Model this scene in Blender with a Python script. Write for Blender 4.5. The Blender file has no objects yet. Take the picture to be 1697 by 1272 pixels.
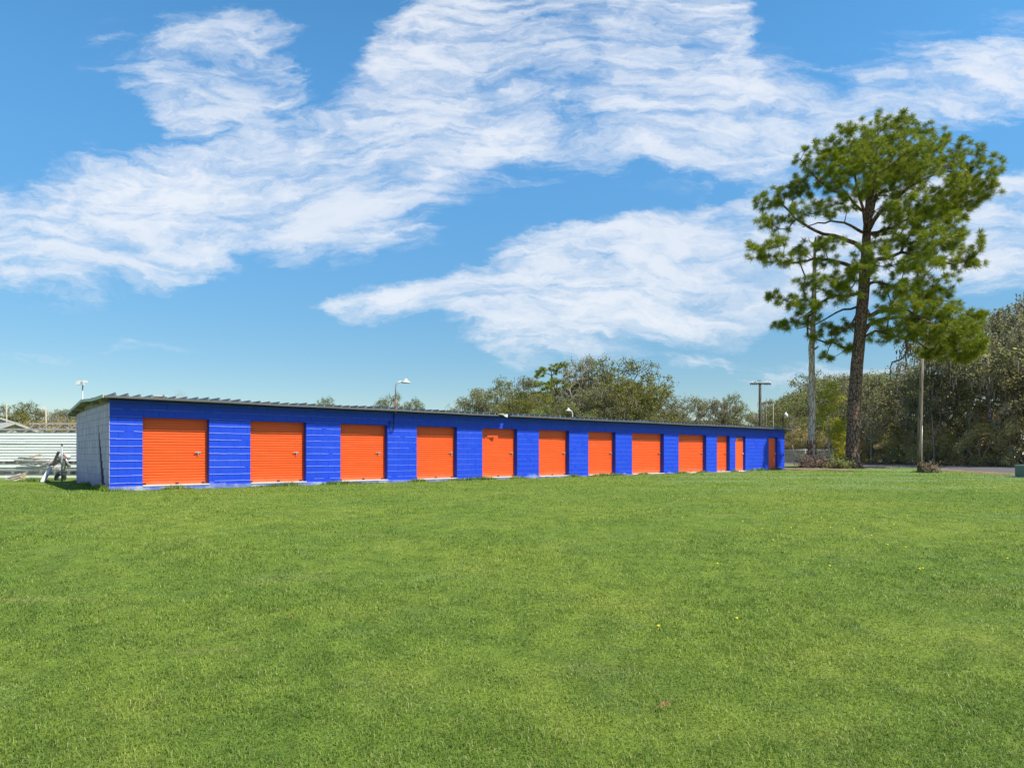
import bpy, math, random
import numpy as np
from mathutils import Vector

random.seed(7)
RNG = np.random.default_rng(7)
S = bpy.context.scene
COL = S.collection
rad = math.radians

# ------------------------------------------------------------------ camera
F = 1099.0                     # focal length in photo pixels (1697 wide)
EYE = 1.03
cam_data = bpy.data.cameras.new("camera")
cam_data.sensor_fit = 'HORIZONTAL'
cam_data.sensor_width = 36.0
cam_data.lens = 36.0 * F / 1697.0
cam_data.shift_y = 116.0 / 1697.0
cam_data.clip_start = 0.05
cam_data.clip_end = 3000.0
cam = bpy.data.objects.new("camera", cam_data)
cam.location = (0, 0, EYE)
cam.rotation_euler = (rad(90), 0, 0)
COL.objects.link(cam)
S.camera = cam

# ------------------------------------------------------------------ exposure
S.view_settings.view_transform = 'Standard'
S.view_settings.look = 'None'
S.view_settings.exposure = 0.45
S.view_settings.gamma = 1.0
S.cycles.max_bounces = 6
S.cycles.transparent_max_bounces = 8

# ------------------------------------------------------------------ sun
SUN_AZ = (0.856, -0.5165)
SUN_EL = rad(54)
SUNV = Vector((SUN_AZ[0]*math.cos(SUN_EL), SUN_AZ[1]*math.cos(SUN_EL), math.sin(SUN_EL)))
sl = bpy.data.lights.new("sun", 'SUN')
sl.energy = 5.0
sl.angle = rad(0.53)
sl.color = (1.0, 0.955, 0.88)
sun = bpy.data.objects.new("sun", sl)
sun.rotation_euler = (-SUNV).to_track_quat('-Z', 'Y').to_euler()
sun.location = (30, -20, 40)
COL.objects.link(sun)

# ------------------------------------------------------------------ sky
class Nodes:
    def __init__(self, tree):
        self.t = tree
        tree.nodes.clear()
    def n(self, kind, **kw):
        nd = self.t.nodes.new(kind)
        for k, v in kw.items():
            setattr(nd, k, v)
        return nd
    def link(self, a, b):
        self.t.links.new(a, b)
    def put(self, sock, v):
        if v is None:
            return
        if hasattr(v, 'is_output') or isinstance(v, bpy.types.NodeSocket):
            self.t.links.new(v, sock)
        else:
            sock.default_value = v
    def m(self, op, a, b=None, c=None, clamp=False):
        nd = self.n('ShaderNodeMath', operation=op)
        nd.use_clamp = clamp
        for i, v in enumerate((a, b, c)):
            if v is not None:
                self.put(nd.inputs[i], v)
        return nd.outputs[0]
    def smooth(self, v, lo, hi, o0=0.0, o1=1.0):
        nd = self.n('ShaderNodeMapRange', interpolation_type='SMOOTHSTEP')
        self.put(nd.inputs['Value'], v)
        self.put(nd.inputs['From Min'], lo)
        self.put(nd.inputs['From Max'], hi)
        self.put(nd.inputs['To Min'], o0)
        self.put(nd.inputs['To Max'], o1)
        return nd.outputs[0]
    def noise(self, vec, scale, detail=4, rough=0.55, dist=0.0, dims='3D', lac=2.0):
        nd = self.n('ShaderNodeTexNoise', noise_dimensions=dims)
        if vec is not None:
            self.link(vec, nd.inputs['Vector'])
        nd.inputs['Scale'].default_value = scale
        nd.inputs['Detail'].default_value = detail
        nd.inputs['Roughness'].default_value = rough
        nd.inputs['Distortion'].default_value = dist
        nd.inputs['Lacunarity'].default_value = lac
        return nd.outputs[0]
    def ramp(self, v, stops, interp='LINEAR'):
        nd = self.n('ShaderNodeValToRGB')
        cr = nd.color_ramp
        cr.interpolation = interp
        while len(cr.elements) < len(stops):
            cr.elements.new(0.5)
        for e, (p, c) in zip(cr.elements, stops):
            e.position = p
            e.color = (*c, 1.0) if len(c) == 3 else c
        self.put(nd.inputs[0], v)
        return nd.outputs[0]
    def mix(self, f, a, b, blend='MIX'):
        nd = self.n('ShaderNodeMix', data_type='RGBA', blend_type=blend)
        self.put(nd.inputs[0], f)
        for s, v in ((nd.inputs[6], a), (nd.inputs[7], b)):
            if isinstance(v, tuple):
                v = (*v, 1.0) if len(v) == 3 else v
            self.put(s, v)
        return nd.outputs[2]
    def scale(self, vec, sx, sy, sz, rot=0.0, loc=(0, 0, 0)):
        nd = self.n('ShaderNodeMapping')
        self.link(vec, nd.inputs['Vector'])
        nd.inputs['Scale'].default_value = (sx, sy, sz)
        nd.inputs['Rotation'].default_value = (0, 0, rot)
        nd.inputs['Location'].default_value = loc
        return nd.outputs[0]
    def comb(self, x, y, z=0.0):
        nd = self.n('ShaderNodeCombineXYZ')
        for i, v in enumerate((x, y, z)):
            self.put(nd.inputs[i], v)
        return nd.outputs[0]
    def sep(self, vec):
        nd = self.n('ShaderNodeSeparateXYZ')
        self.link(vec, nd.inputs[0])
        return nd.outputs
    def curve(self, v, pts):
        """float curve through (x, y) points, both already in 0..1"""
        nd = self.n('ShaderNodeFloatCurve')
        c = nd.mapping.curves[0]
        pts = sorted(pts)
        while len(c.points) < len(pts):
            c.points.new(0.5, 0.5)
        for p, (x, y) in zip(c.points, pts):
            p.location = (x, y)
            p.handle_type = 'AUTO_CLAMPED'
        nd.mapping.update()
        self.put(nd.inputs['Value'], v)
        return nd.outputs[0]

def build_sky():
    w = bpy.data.worlds.new("World")
    S.world = w
    w.use_nodes = True
    N = Nodes(w.node_tree)
    out = N.n('ShaderNodeOutputWorld')
    bg = N.n('ShaderNodeBackground')
    bg.inputs['Strength'].default_value = 0.085
    N.link(bg.outputs[0], out.inputs[0])
    sky = N.n('ShaderNodeTexSky', sky_type='NISHITA')
    sky.sun_disc = False
    sky.sun_elevation = SUN_EL
    sky.sun_rotation = math.atan2(SUN_AZ[0], SUN_AZ[1])
    sky.altitude = 0
    sky.air_density = 1.0
    sky.dust_density = 0.1
    sky.ozone_density = 3.0
    hs = N.n('ShaderNodeHueSaturation')
    hs.inputs['Hue'].default_value = 0.490
    hs.inputs['Saturation'].default_value = 1.24
    hs.inputs['Value'].default_value = 0.98
    N.link(sky.outputs[0], hs.inputs['Color'])
    tc = N.n('ShaderNodeTexCoord')
    x, y, z = N.sep(tc.outputs['Generated'])
    lift = N.smooth(z, 0.02, 0.50, 0.92, 1.9)
    lift = N.m('MULTIPLY', lift, N.smooth(z, 0.5, 0.95, 1.0, 0.42))
    skyc = N.n('ShaderNodeVectorMath', operation='SCALE')
    N.link(hs.outputs[0], skyc.inputs[0]); N.link(lift, skyc.inputs['Scale'])
    ay = N.m('MAXIMUM', N.m('ABSOLUTE', y), 0.12)
    u = N.m('DIVIDE', x, ay)
    v = N.m('DIVIDE', z, ay)
    uv = N.comb(u, v)
    # slow warp plus fine ragged warp of the cloud edges
    w1 = N.n('ShaderNodeTexNoise')
    N.link(N.scale(uv, 1.0, 2.2, 1.0), w1.inputs['Vector'])
    w1.inputs['Scale'].default_value = 5.0
    w1.inputs['Detail'].default_value = 7.0
    w1.inputs['Roughness'].default_value = 0.62
    wr, wg, wb = N.sep(w1.outputs['Color'])
    u2 = N.m('ADD', u, N.m('MULTIPLY', N.m('SUBTRACT', wr, 0.5), 0.20))
    v2 = N.m('ADD', v, N.m('MULTIPLY', N.m('SUBTRACT', wg, 0.5), 0.085))
    un = N.m('MULTIPLY_ADD', u2, 1/1.8, 0.5, clamp=True)
    VM = 0.75
    # fibres: noise drawn out along the wind, gently rising to the right
    wuv = N.comb(u2, v2)
    # bend the streak field gently so that they fan out
    bend = N.noise(N.scale(uv, 1, 1, 1, loc=(4, 4, 0)), 1.6, 2, 0.5)
    vv = N.m('ADD', v2, N.m('MULTIPLY', bend, 0.17))
    buv = N.comb(u2, vv)
    fib = N.noise(N.scale(buv, 1.7, 11.0, 1.0, rot=-0.32), 2.6, 9, 0.62, 0.35)
    fib2 = N.noise(N.scale(buv, 5.0, 16.0, 1.0, rot=-0.46, loc=(3, 1, 0)), 3.2, 9, 0.66, 0.4)
    puff = N.noise(N.scale(wuv, 1.0, 1.5, 1.0), 6.5, 10, 0.64, 0.2)
    tex = N.m('ADD', N.m('MULTIPLY', fib, 0.42), N.m('ADD', N.m('MULTIPLY', fib2, 0.25), N.m('MULTIPLY', puff, 0.33)))
    def U(px): return ((px-848)/F)/1.8 + 0.5
    def V(py): return min(1.0, max(0.0, ((752-py)/F)/VM))
    bands = [
        # top edge, bottom edge, opacity along the band, softness top / bottom (photo pixels)
        (  # long cloud at left
            [(-80,305),(30,300),(90,275),(200,262),(330,238),(410,200),(480,215),(560,205),(650,190),(760,180),(900,200)],
            [(-80,490),(60,490),(160,482),(300,466),(360,440),(430,410),(500,425),(580,428),(660,405),(740,385),(800,310),(900,280)],
            [(-80,.9),(80,.95),(250,1.08),(450,1.08),(600,1.0),(690,.8),(760,.5),(850,0)], 18, 24),
        (  # big sheet over the middle and right
            [(380,255),(450,205),(540,160),(600,85),(640,20),(760,-40),(1180,-40),(1240,40),(1290,110),(1400,112),(1480,78),(1700,40),(1850,20)],
            [(380,330),(480,335),(620,340),(720,318),(830,310),(930,292),(1010,278),(1120,285),(1190,312),(1260,330),(1330,290),(1430,245),(1560,222),(1697,205),(1850,185)],
            [(360,0),(430,.55),(520,.78),(620,.95),(760,1.05),(880,.86),(940,.72),(1020,.92),(1150,1.0),(1260,.92),(1400,.92),(1697,.98)], 34, 26),
        (  # ragged puffs upper left
            [(100,100),(150,75),(230,50),(330,20),(440,40),(520,140),(580,190)],
            [(100,115),(170,140),(220,165),(270,210),(320,245),(370,235),(410,270),(470,290),(560,290)],
            [(90,0),(120,.5),(200,.7),(290,.80),(380,.88),(450,.85),(510,.66),(580,.3)], 26, 18),
        (  # wedge from the middle to the right
            [(520,505),(560,492),(640,470),(760,430),(900,388),(1050,352),(1240,325),(1450,305),(1697,275),(1850,250)],
            [(520,512),(560,530),(640,535),(700,525),(760,555),(830,585),(930,592),(1060,585),(1160,560),(1260,550),(1330,520),(1450,500),(1580,500),(1640,490),(1697,478),(1850,470)],
            [(505,0),(535,.95),(640,1.05),(760,1.05),(900,1.1),(1100,1.1),(1250,1.08),(1500,.98),(1697,.95)], 8, 34),
        (  # wisps low over the trees
            [(900,600),(1050,600),(1100,588),(1180,575),(1240,605),(1320,600),(1400,598),(1697,610)],
            [(900,610),(1050,606),(1120,622),(1180,612),(1230,645),(1340,650),(1420,640),(1697,640)],
            [(880,0),(1000,.4),(1110,.65),(1190,.6),(1240,.45),(1330,.65),(1420,.6),(1600,.4)], 12, 12),
        (  # faint wisps low at left
            [(-80,585),(60,572),(160,563),(215,548),(260,570),(330,575),(420,590)],
            [(-80,606),(60,600),(160,590),(240,584),(330,588),(420,592)],
            [(-80,.6),(100,.62),(220,.6),(260,.4),(330,.3),(420,0)], 9, 9),
    ]
    dens = None
    for top, bot, op, st, sb in bands:
        vt = N.m('MULTIPLY', N.curve(un, [(U(px), V(py)) for px, py in top]), VM)
        vb = N.m('MULTIPLY', N.curve(un, [(U(px), V(py)) for px, py in bot]), VM)
        o = N.curve(un, [(U(px), min(1.0, a/1.1)) for px, a in op])
        st *= 1.9/F; sb *= 1.8/F
        a = N.smooth(N.m('SUBTRACT', v2, vb), -sb, sb)
        b = N.smooth(N.m('SUBTRACT', vt, v2), -st, st)
        d = N.m('MULTIPLY', N.m('MULTIPLY', a, b), o)
        dens = d if dens is None else N.m('MAXIMUM', dens, d)
    # holes and streaks
    tex = N.smooth(tex, 0.33, 0.66)
    d = N.m('SUBTRACT', N.m('MULTIPLY', dens, 1.60), N.m('MULTIPLY', N.m('SUBTRACT', 1.0, tex), 1.55))
    d = N.smooth(d, -0.38, 1.35)
    d = N.m('MULTIPLY', d, N.smooth(dens, 0.0, 0.35))
    d = N.m('MULTIPLY', d, 0.90)
    # elsewhere in the sky (behind the camera and overhead) loose drifts
    cw = N.mix(N.smooth(N.noise(wuv, 4.0, 4, 0.5), .3, .75), (7.0, 7.5, 8.3), (7.9, 8.15, 8.6))
    colr = N.mix(d, skyc.outputs[0], cw)
    N.link(colr, bg.inputs['Color'])
build_sky()

# ------------------------------------------------------------------ helpers
def P(px, py, Z):
    return Vector(((px-848)/F*Z, Z, EYE-(py-752)/F*Z))

def ground_z(x, y):
    t = np.clip((15.0-y)/13.0, 0, 1)
    z = -0.45*t*t*(3-2*t)
    z = z + 0.20*np.exp(-((x-21.5)**2/40.0+(y-44.5)**2/22.0))
    return z

def tag(o, label=None, cat=None, group=None, kind=None):
    if label: o['label'] = label
    if cat: o['category'] = cat
    if group: o['group'] = group
    if kind: o['kind'] = kind
    return o

def empty(name, loc=(0, 0, 0), rotz=0.0):
    o = bpy.data.objects.new(name, None)
    o.location = loc
    o.rotation_euler = (0, 0, rotz)
    o.empty_display_size = 0.2
    COL.objects.link(o)
    return o

def mesh_np(name, verts, faces, mat, parent=None, smooth=False):
    """verts (n,3), faces (m,k) arrays"""
    verts = np.asarray(verts, dtype=np.float32).reshape(-1, 3)
    faces = np.asarray(faces, dtype=np.int32)
    k = faces.shape[1]
    me = bpy.data.meshes.new(name)
    me.vertices.add(len(verts))
    me.vertices.foreach_set('co', verts.ravel())
    me.loops.add(faces.size)
    me.loops.foreach_set('vertex_index', faces.ravel())
    me.polygons.add(len(faces))
    me.polygons.foreach_set('loop_start', np.arange(0, faces.size, k, dtype=np.int32))
    if smooth:
        me.polygons.foreach_set('use_smooth', np.ones(len(faces), dtype=bool))
    me.update(calc_edges=True)
    me.materials.append(mat)
    o = bpy.data.objects.new(name, me)
    COL.objects.link(o)
    if parent: o.parent = parent
    return o

class MB:
    def __init__(self):
        self.v = []; self.f = []; self.sm = []
    def quad(self, a, b, c, d):
        i = len(self.v); self.v += [tuple(a), tuple(b), tuple(c), tuple(d)]
        self.f.append((i, i+1, i+2, i+3)); self.sm.append(False)
    def poly(self, pts):
        i = len(self.v); self.v += [tuple(p) for p in pts]
        self.f.append(tuple(range(i, i+len(pts)))); self.sm.append(False)
    def box(self, x0, x1, y0, y1, z0, z1):
        i = len(self.v)
        self.v += [(x0,y0,z0),(x1,y0,z0),(x1,y1,z0),(x0,y1,z0),(x0,y0,z1),(x1,y0,z1),(x1,y1,z1),(x0,y1,z1)]
        for q in ((0,3,2,1),(4,5,6,7),(0,1,5,4),(1,2,6,5),(2,3,7,6),(3,0,4,7)):
            self.f.append(tuple(i+k for k in q)); self.sm.append(False)
        return i
    def beam(self, a, b, w, h):
        """box along a-b"""
        a = Vector(a); b = Vector(b); d = (b-a).normalized()
        up = Vector((0,0,1)) if abs(d.z) < 0.95 else Vector((1,0,0))
        s = d.cross(up).normalized()*w/2; t = s.cross(d).normalized()*h/2
        i = len(self.v)
        for p in (a, b):
            for q in (-s-t, s-t, s+t, -s+t): self.v.append(tuple(p+q))
        for q in ((0,3,2,1),(4,5,6,7),(0,1,5,4),(1,2,6,5),(2,3,7,6),(3,0,4,7)):
            self.f.append(tuple(i+k for k in q)); self.sm.append(False)
    def tube(self, pts, radii, sides=8, cap=True, wob=0.0):
        pts = [Vector(p) for p in pts]
        if not hasattr(radii, '__len__'): radii = [radii]*len(pts)
        base = len(self.v)
        ref = None
        for i, p in enumerate(pts):
            d = (pts[min(i+1, len(pts)-1)]-pts[max(i-1, 0)]).normalized()
            if ref is None:
                ref = Vector((1,0,0)) if abs(d.x) < 0.9 else Vector((0,1,0))
            s = (ref - d*ref.dot(d)).normalized(); ref = s
            t = d.cross(s)
            for k in range(sides):
                a = 2*math.pi*k/sides
                r = radii[i]*(1+wob*random.uniform(-1, 1))
                self.v.append(tuple(p + (s*math.cos(a)+t*math.sin(a))*r))
        for i in range(len(pts)-1):
            for k in range(sides):
                a = base+i*sides+k; b = base+i*sides+(k+1) % sides
                self.f.append((a, b, b+sides, a+sides)); self.sm.append(True)
        if cap:
            self.f.append(tuple(base+k for k in reversed(range(sides)))); self.sm.append(False)
            e = base+(len(pts)-1)*sides
            self.f.append(tuple(e+k for k in range(sides))); self.sm.append(False)
    def lathe(self, prof, c, sides=16, axis='z'):
        c = Vector(c); base = len(self.v)
        for r, h in prof:
            for k in range(sides):
                a = 2*math.pi*k/sides
                q = (r*math.cos(a), r*math.sin(a), h)
                if axis == 'x': q = (h, q[0], q[1])
                if axis == 'y': q = (q[0], h, q[1])
                self.v.append(tuple(c+Vector(q)))
        for i in range(len(prof)-1):
            for k in range(sides):
                a = base+i*sides+k; b = base+i*sides+(k+1) % sides
                self.f.append((a, b, b+sides, a+sides)); self.sm.append(True)
    def build(self, name, mat, parent=None):
        me = bpy.data.meshes.new(name)
        me.from_pydata(self.v, [], self.f)
        me.polygons.foreach_set('use_smooth', self.sm)
        me.update()
        me.materials.append(mat)
        o = bpy.data.objects.new(name, me)
        COL.objects.link(o)
        if parent: o.parent = parent
        return o

# ------------------------------------------------------------------ materials
def new_mat(name):
    m = bpy.data.materials.new(name)
    m.use_nodes = True
    return m, Nodes(m.node_tree)

def principled(N, color, rough=0.6, metal=0.0, spec=0.5, bump=None, bump_d=0.01):
    out = N.n('ShaderNodeOutputMaterial')
    b = N.n('ShaderNodeBsdfPrincipled')
    if isinstance(color, tuple): color = (*color, 1.0)
    N.put(b.inputs['Base Color'], color)
    N.put(b.inputs['Roughness'], rough)
    b.inputs['Metallic'].default_value = metal
    b.inputs['Specular IOR Level'].default_value = spec
    if bump is not None:
        bp = N.n('ShaderNodeBump')
        bp.inputs['Strength'].default_value = 1.0
        bp.inputs['Distance'].default_value = bump_d
        N.link(bump, bp.inputs['Height'])
        N.link(bp.outputs[0], b.inputs['Normal'])
    N.link(b.outputs[0], out.inputs[0])
    return b

def mat_plain(name, c, rough=0.6, metal=0.0, var=0.12, scale=6.0, bump_d=0.002):
    m, N = new_mat(name)
    tc = N.n('ShaderNodeTexCoord').outputs['Object']
    n = N.noise(tc, scale, 6, 0.6)
    lo = tuple(x*(1-var) for x in c); hi = tuple(min(1, x*(1+var)) for x in c)
    col = N.mix(n, lo, hi)
    principled(N, col, rough, metal, bump=N.noise(tc, scale*8, 4, 0.6), bump_d=bump_d)
    return m

def mat_blue():
    m, N = new_mat('blue_paint')
    tc = N.n('ShaderNodeTexCoord').outputs['Object']
    x, y, z = N.sep(tc)
    n = N.noise(tc, 1.3, 6, 0.6)
    n2 = N.noise(N.scale(tc, 1, 1, 5), 3.0, 6, 0.65)
    col = N.mix(n, (0.009, 0.047, 0.50), (0.017, 0.075, 0.64))
    col = N.mix(N.m('MULTIPLY', N.smooth(n2, .52, .75), .22), col, (0.035, 0.085, 0.52))
    runs = N.noise(N.scale(tc, 5, 1, .35), 1.6, 6, .68)
    col = N.mix(N.m('MULTIPLY', N.smooth(runs, .52, .8), .30), col, (0.005, 0.028, 0.34))
    col = N.mix(N.m('MULTIPLY', N.smooth(N.noise(tc, .7, 4, .6), .5, .72), .30), col, (0.035, 0.095, 0.62))
    # roller marks and thin spots, chalky splashes near the ground
    spl = N.m('MULTIPLY', N.smooth(N.m('ADD', z, N.m('MULTIPLY', N.noise(tc, .55, 6, .7), -1.1)), -0.44, -0.60), .55)
    col = N.mix(spl, col, (0.42, 0.45, 0.55))
    principled(N, col, 0.5, 0, 0.22, bump=N.noise(tc, 60, 4, 0.7), bump_d=0.004)
    return m

def mat_side():
    m, N = new_mat('weathered_block_paint')
    tc = N.n('ShaderNodeTexCoord').outputs['Object']
    x, y, z = N.sep(tc)
    n = N.noise(N.scale(tc, 1, 3.6, .5), 2.6, 8, 0.74)
    n2 = N.noise(tc, 1.2, 5, 0.6)
    col = N.ramp(n, [(0.34, (0.12, 0.11, 0.16)), (0.45, (0.46, 0.395, 0.54)), (0.7, (0.74, 0.635, 0.83))])
    col = N.mix(N.m('MULTIPLY', N.smooth(n2, .45, .75), .3), col, (0.46, 0.39, 0.64))
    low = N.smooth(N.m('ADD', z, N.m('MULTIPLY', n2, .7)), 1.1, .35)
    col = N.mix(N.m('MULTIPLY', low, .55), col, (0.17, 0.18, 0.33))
    principled(N, col, 0.75, 0, 0.3, bump=N.noise(tc, 45, 5, 0.7), bump_d=0.006)
    return m

def mat_slab():
    m, N = new_mat('painted_slab_edge')
    tc = N.n('ShaderNodeTexCoord').outputs['Object']
    n = N.noise(tc, 2.2, 7, 0.68)
    col = N.ramp(n, [(0.33, (0.055, 0.09, 0.46)), (0.48, (0.16, 0.20, 0.46)), (0.62, (0.36, 0.38, 0.46)), (0.8, (0.46, 0.46, 0.47))])
    principled(N, col, 0.8, 0, 0.3, bump=N.noise(tc, 30, 5, 0.7), bump_d=0.01)
    return m

def mat_orange():
    m, N = new_mat('orange_paint')
    tc = N.n('ShaderNodeTexCoord').outputs['Object']
    oi = N.n('ShaderNodeObjectInfo').outputs['Random']
    n = N.noise(N.scale(tc, .7, 1, 3.5), 2.2, 6, 0.65)
    col = N.mix(n, (0.74, 0.088, 0.010), (0.88, 0.128, 0.024))
    col = N.mix(N.m('MULTIPLY', N.smooth(N.noise(N.scale(tc, .5, 1, 14), 2.0, 4, .6), .54, .72), .28), col, (0.86, 0.22, 0.085))
    x, y, z = N.sep(tc)
    runs = N.noise(N.scale(tc, 9, 1, .55), 1.5, 5, .65)
    col = N.mix(N.m('MULTIPLY', N.smooth(runs, .50, .78), .26), col, (0.40, 0.10, 0.045))
    dust = N.m('MULTIPLY', N.smooth(N.m('ADD', z, N.m('MULTIPLY', N.noise(tc, 3.5, 5, .65), .35)), .52, .22), .34)
    col = N.mix(dust, col, (0.42, 0.26, 0.17))
    col = N.mix(N.m('MULTIPLY', oi, .12), col, (0.74, 0.11, 0.02))
    principled(N, col, 0.42, 0, 0.4, bump=N.noise(tc, 25, 4, 0.6), bump_d=0.0015)
    return m

def mat_metal_roof():
    m, N = new_mat('weathered_roof_metal')
    tc = N.n('ShaderNodeTexCoord').outputs['Object']
    n = N.noise(N.scale(tc, 1, .35, 1), 4.0, 7, 0.65)
    col = N.ramp(n, [(0.3, (0.09, 0.085, 0.08)), (0.5, (0.19, 0.185, 0.18)), (0.72, (0.32, 0.32, 0.32))])
    principled(N, col, 0.5, 0.35, 0.5, bump=N.noise(tc, 20, 4, 0.6), bump_d=0.003)
    return m

def mat_leaf(name, stops, trans=0.35, rough=0.55, spec=0.3, tint=0.25):
    """stops: list of colours picked per leaf"""
    m, N = new_mat(name)
    rnd = N.n('ShaderNodeNewGeometry').outputs['Random Per Island']
    oi = N.n('ShaderNodeObjectInfo').outputs['Random']
    k = len(stops)
    col = N.ramp(rnd, [(i/max(1, k-1), c) for i, c in enumerate(stops)])
    hs = N.n('ShaderNodeHueSaturation')
    N.put(hs.inputs['Value'], N.m('MULTIPLY_ADD', oi, tint, 1-tint/2))
    N.put(hs.inputs['Hue'], N.m('MULTIPLY_ADD', oi, 0.03, 0.485))
    N.link(col, hs.inputs['Color'])
    out = N.n('ShaderNodeOutputMaterial')
    b = N.n('ShaderNodeBsdfPrincipled')
    b.inputs['Roughness'].default_value = rough
    b.inputs['Specular IOR Level'].default_value = spec
    N.link(hs.outputs[0], b.inputs['Base Color'])
    tr = N.n('ShaderNodeBsdfTranslucent')
    N.link(hs.outputs[0], tr.inputs['Color'])
    mx = N.n('ShaderNodeMixShader')
    mx.inputs[0].default_value = trans
    N.link(b.outputs[0], mx.inputs[1]); N.link(tr.outputs[0], mx.inputs[2])
    N.link(mx.outputs[0], out.inputs[0])
    return m

def mat_bark(name, dark, light, scale=9.0, stretch=0.25, bump_d=0.03):
    m, N = new_mat(name)
    tc = N.n('ShaderNodeTexCoord').outputs['Object']
    s = N.scale(tc, 1, 1, stretch)
    vo = N.n('ShaderNodeTexVoronoi', feature='DISTANCE_TO_EDGE')
    N.link(s, vo.inputs['Vector']); vo.inputs['Scale'].default_value = scale
    n = N.noise(s, scale, 6, 0.65)
    h = N.m('ADD', N.m('MULTIPLY', N.smooth(vo.outputs['Distance'], 0, .16), .6), N.m('MULTIPLY', n, .6))
    col = N.mix(N.smooth(h, .2, 1.0), dark, light)
    principled(N, col, 0.9, 0, 0.15, bump=h, bump_d=bump_d)
    return m

def lawn_colour(N, pos):
    """greens of the lawn with clover patches, dry streaks, worn places: all from where it grows"""
    n1 = N.noise(pos, 0.22, 5, 0.6)
    n2 = N.noise(pos, 0.9, 5, 0.62)
    n3 = N.noise(N.scale(pos, .5, 1.0, 1, loc=(5, 2, 0)), 0.34, 5, 0.6)
    n4 = N.noise(N.scale(pos, .35, 1.3, 1, loc=(-3, 8, 0)), 0.8, 5, 0.65)
    x, y, z = N.sep(pos)
    col = N.mix(N.smooth(n1, .33, .70), (0.160, 0.252, 0.036), (0.228, 0.300, 0.042))
    col = N.mix(N.m('MULTIPLY', N.smooth(n2, .5, .74), .4), col, (0.30, 0.34, 0.07))
    # bluish clover, mostly far right
    far = N.m('MULTIPLY', N.smooth(y, 15, 24), N.smooth(x, 2, 9))
    cl = N.smooth(N.m('ADD', n3, N.m('MULTIPLY', far, .16)), .60, .74)
    col = N.mix(N.m('MULTIPLY', cl, .70), col, (0.25, 0.36, 0.145))
    n5 = N.noise(N.scale(pos, 1, 1, 1, loc=(11, -4, 0)), 1.4, 5, 0.6)
    col = N.mix(N.m('MULTIPLY', N.smooth(n5, .54, .74), .35), col, (0.16, 0.24, 0.075))
    cl3 = N.noise(pos, 3.4, 4, 0.6)
    col = N.mix(1.0, col, N.mix(N.smooth(cl3, .32, .68), (0.78, 0.82, 0.80), (1.16, 1.12, 1.10)), 'MULTIPLY')
    # straw
    st = N.smooth(n4, .60, .76)
    col = N.mix(N.m('MULTIPLY', st, .5), col, (0.37, 0.33, 0.13))
    return col

def mat_lawn():
    m, N = new_mat('lawn_soil_and_turf')
    pos = N.n('ShaderNodeNewGeometry').outputs['Position']
    col = lawn_colour(N, pos)
    fine = N.noise(pos, 26, 4, 0.7)
    col = N.mix(N.smooth(fine, .3, .7), N.mix(0.5, col, (0.06, 0.08, 0.018)), col)
    principled(N, col, 0.9, 0, 0.1, bump=N.noise(pos, 40, 4, 0.7), bump_d=0.03)
    return m

def mat_blades():
    m, N = new_mat('grass_blade')
    g = N.n('ShaderNodeNewGeometry')
    rnd = g.outputs['Random Per Island']
    col = lawn_colour(N, g.outputs['Position'])
    br = N.ramp(rnd, [(0, (.62, .68, .55)), (.25, (.85, .95, .8)), (.55, (1.0, 1.05, .95)), (.8, (1.2, 1.12, 1.0)), (.92, (1.35, 1.25, 1.2)), (1, (1.5, 1.4, 1.3))])
    col = N.mix(1.0, col, br, 'MULTIPLY')
    straw = N.smooth(rnd, .925, .95)
    col = N.mix(N.m('MULTIPLY', straw, .7), col, (0.46, 0.40, 0.17))
    out = N.n('ShaderNodeOutputMaterial')
    b = N.n('ShaderNodeBsdfPrincipled')
    b.inputs['Roughness'].default_value = 0.5
    b.inputs['Specular IOR Level'].default_value = 0.35
    N.link(col, b.inputs['Base Color'])
    tr = N.n('ShaderNodeBsdfTranslucent')
    N.link(col, tr.inputs['Color'])
    mx = N.n('ShaderNodeMixShader')
    mx.inputs[0].default_value = 0.35
    N.link(b.outputs[0], mx.inputs[1]); N.link(tr.outputs[0], mx.inputs[2])
    N.link(mx.outputs[0], out.inputs[0])
    return m

M = {}
M['blue'] = mat_blue()
M['side'] = mat_side()
M['slab'] = mat_slab()
M['orange'] = mat_orange()
M['roof'] = mat_metal_roof()
M['soffit'] = mat_plain('soffit_plywood', (0.30, 0.27, 0.24), 0.85, 0, 0.35, 3)
M['trim'] = mat_plain('grey_eave_trim', (0.13, 0.125, 0.12), 0.6, 0.2, 0.3, 5)
M['pale_trim'] = mat_plain('pale_grey_board', (0.52, 0.52, 0.50), 0.7, 0, 0.2, 4)
M['crack_shade'] = mat_plain('painted_crack_shade', (0.012, 0.016, 0.07), 0.9)
M['threshold'] = mat_plain('pale_concrete', (0.62, 0.60, 0.58), 0.85, 0, 0.2, 8)
M['steel'] = mat_plain('bright_steel', (0.62, 0.62, 0.60), 0.3, 0.8)
M['galv'] = mat_plain('galvanised_steel', (0.42, 0.43, 0.43), 0.45, 0.6, 0.2)
M['black'] = mat_plain('black_iron', (0.02, 0.02, 0.022), 0.5, 0.3)
M['rust'] = mat_plain('rusty_pipe', (0.28, 0.11, 0.045), 0.8, 0.1, 0.4, 14)
M['white'] = mat_plain('white_enamel', (0.62, 0.62, 0.60), 0.5, 0, 0.08)
M['siding'] = mat_plain('white_siding', (0.80, 0.795, 0.76), 0.5, 0, 0.05, 1.5)
M['timber'] = mat_plain('grey_timber', (0.40, 0.36, 0.31), 0.9, 0, 0.4, 9)
M['tanpole'] = mat_plain('tan_pole', (0.42, 0.36, 0.27), .8)
M['newwood'] = mat_plain('yellow_timber', (0.60, 0.43, 0.20), 0.8, 0, 0.3, 9)
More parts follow.
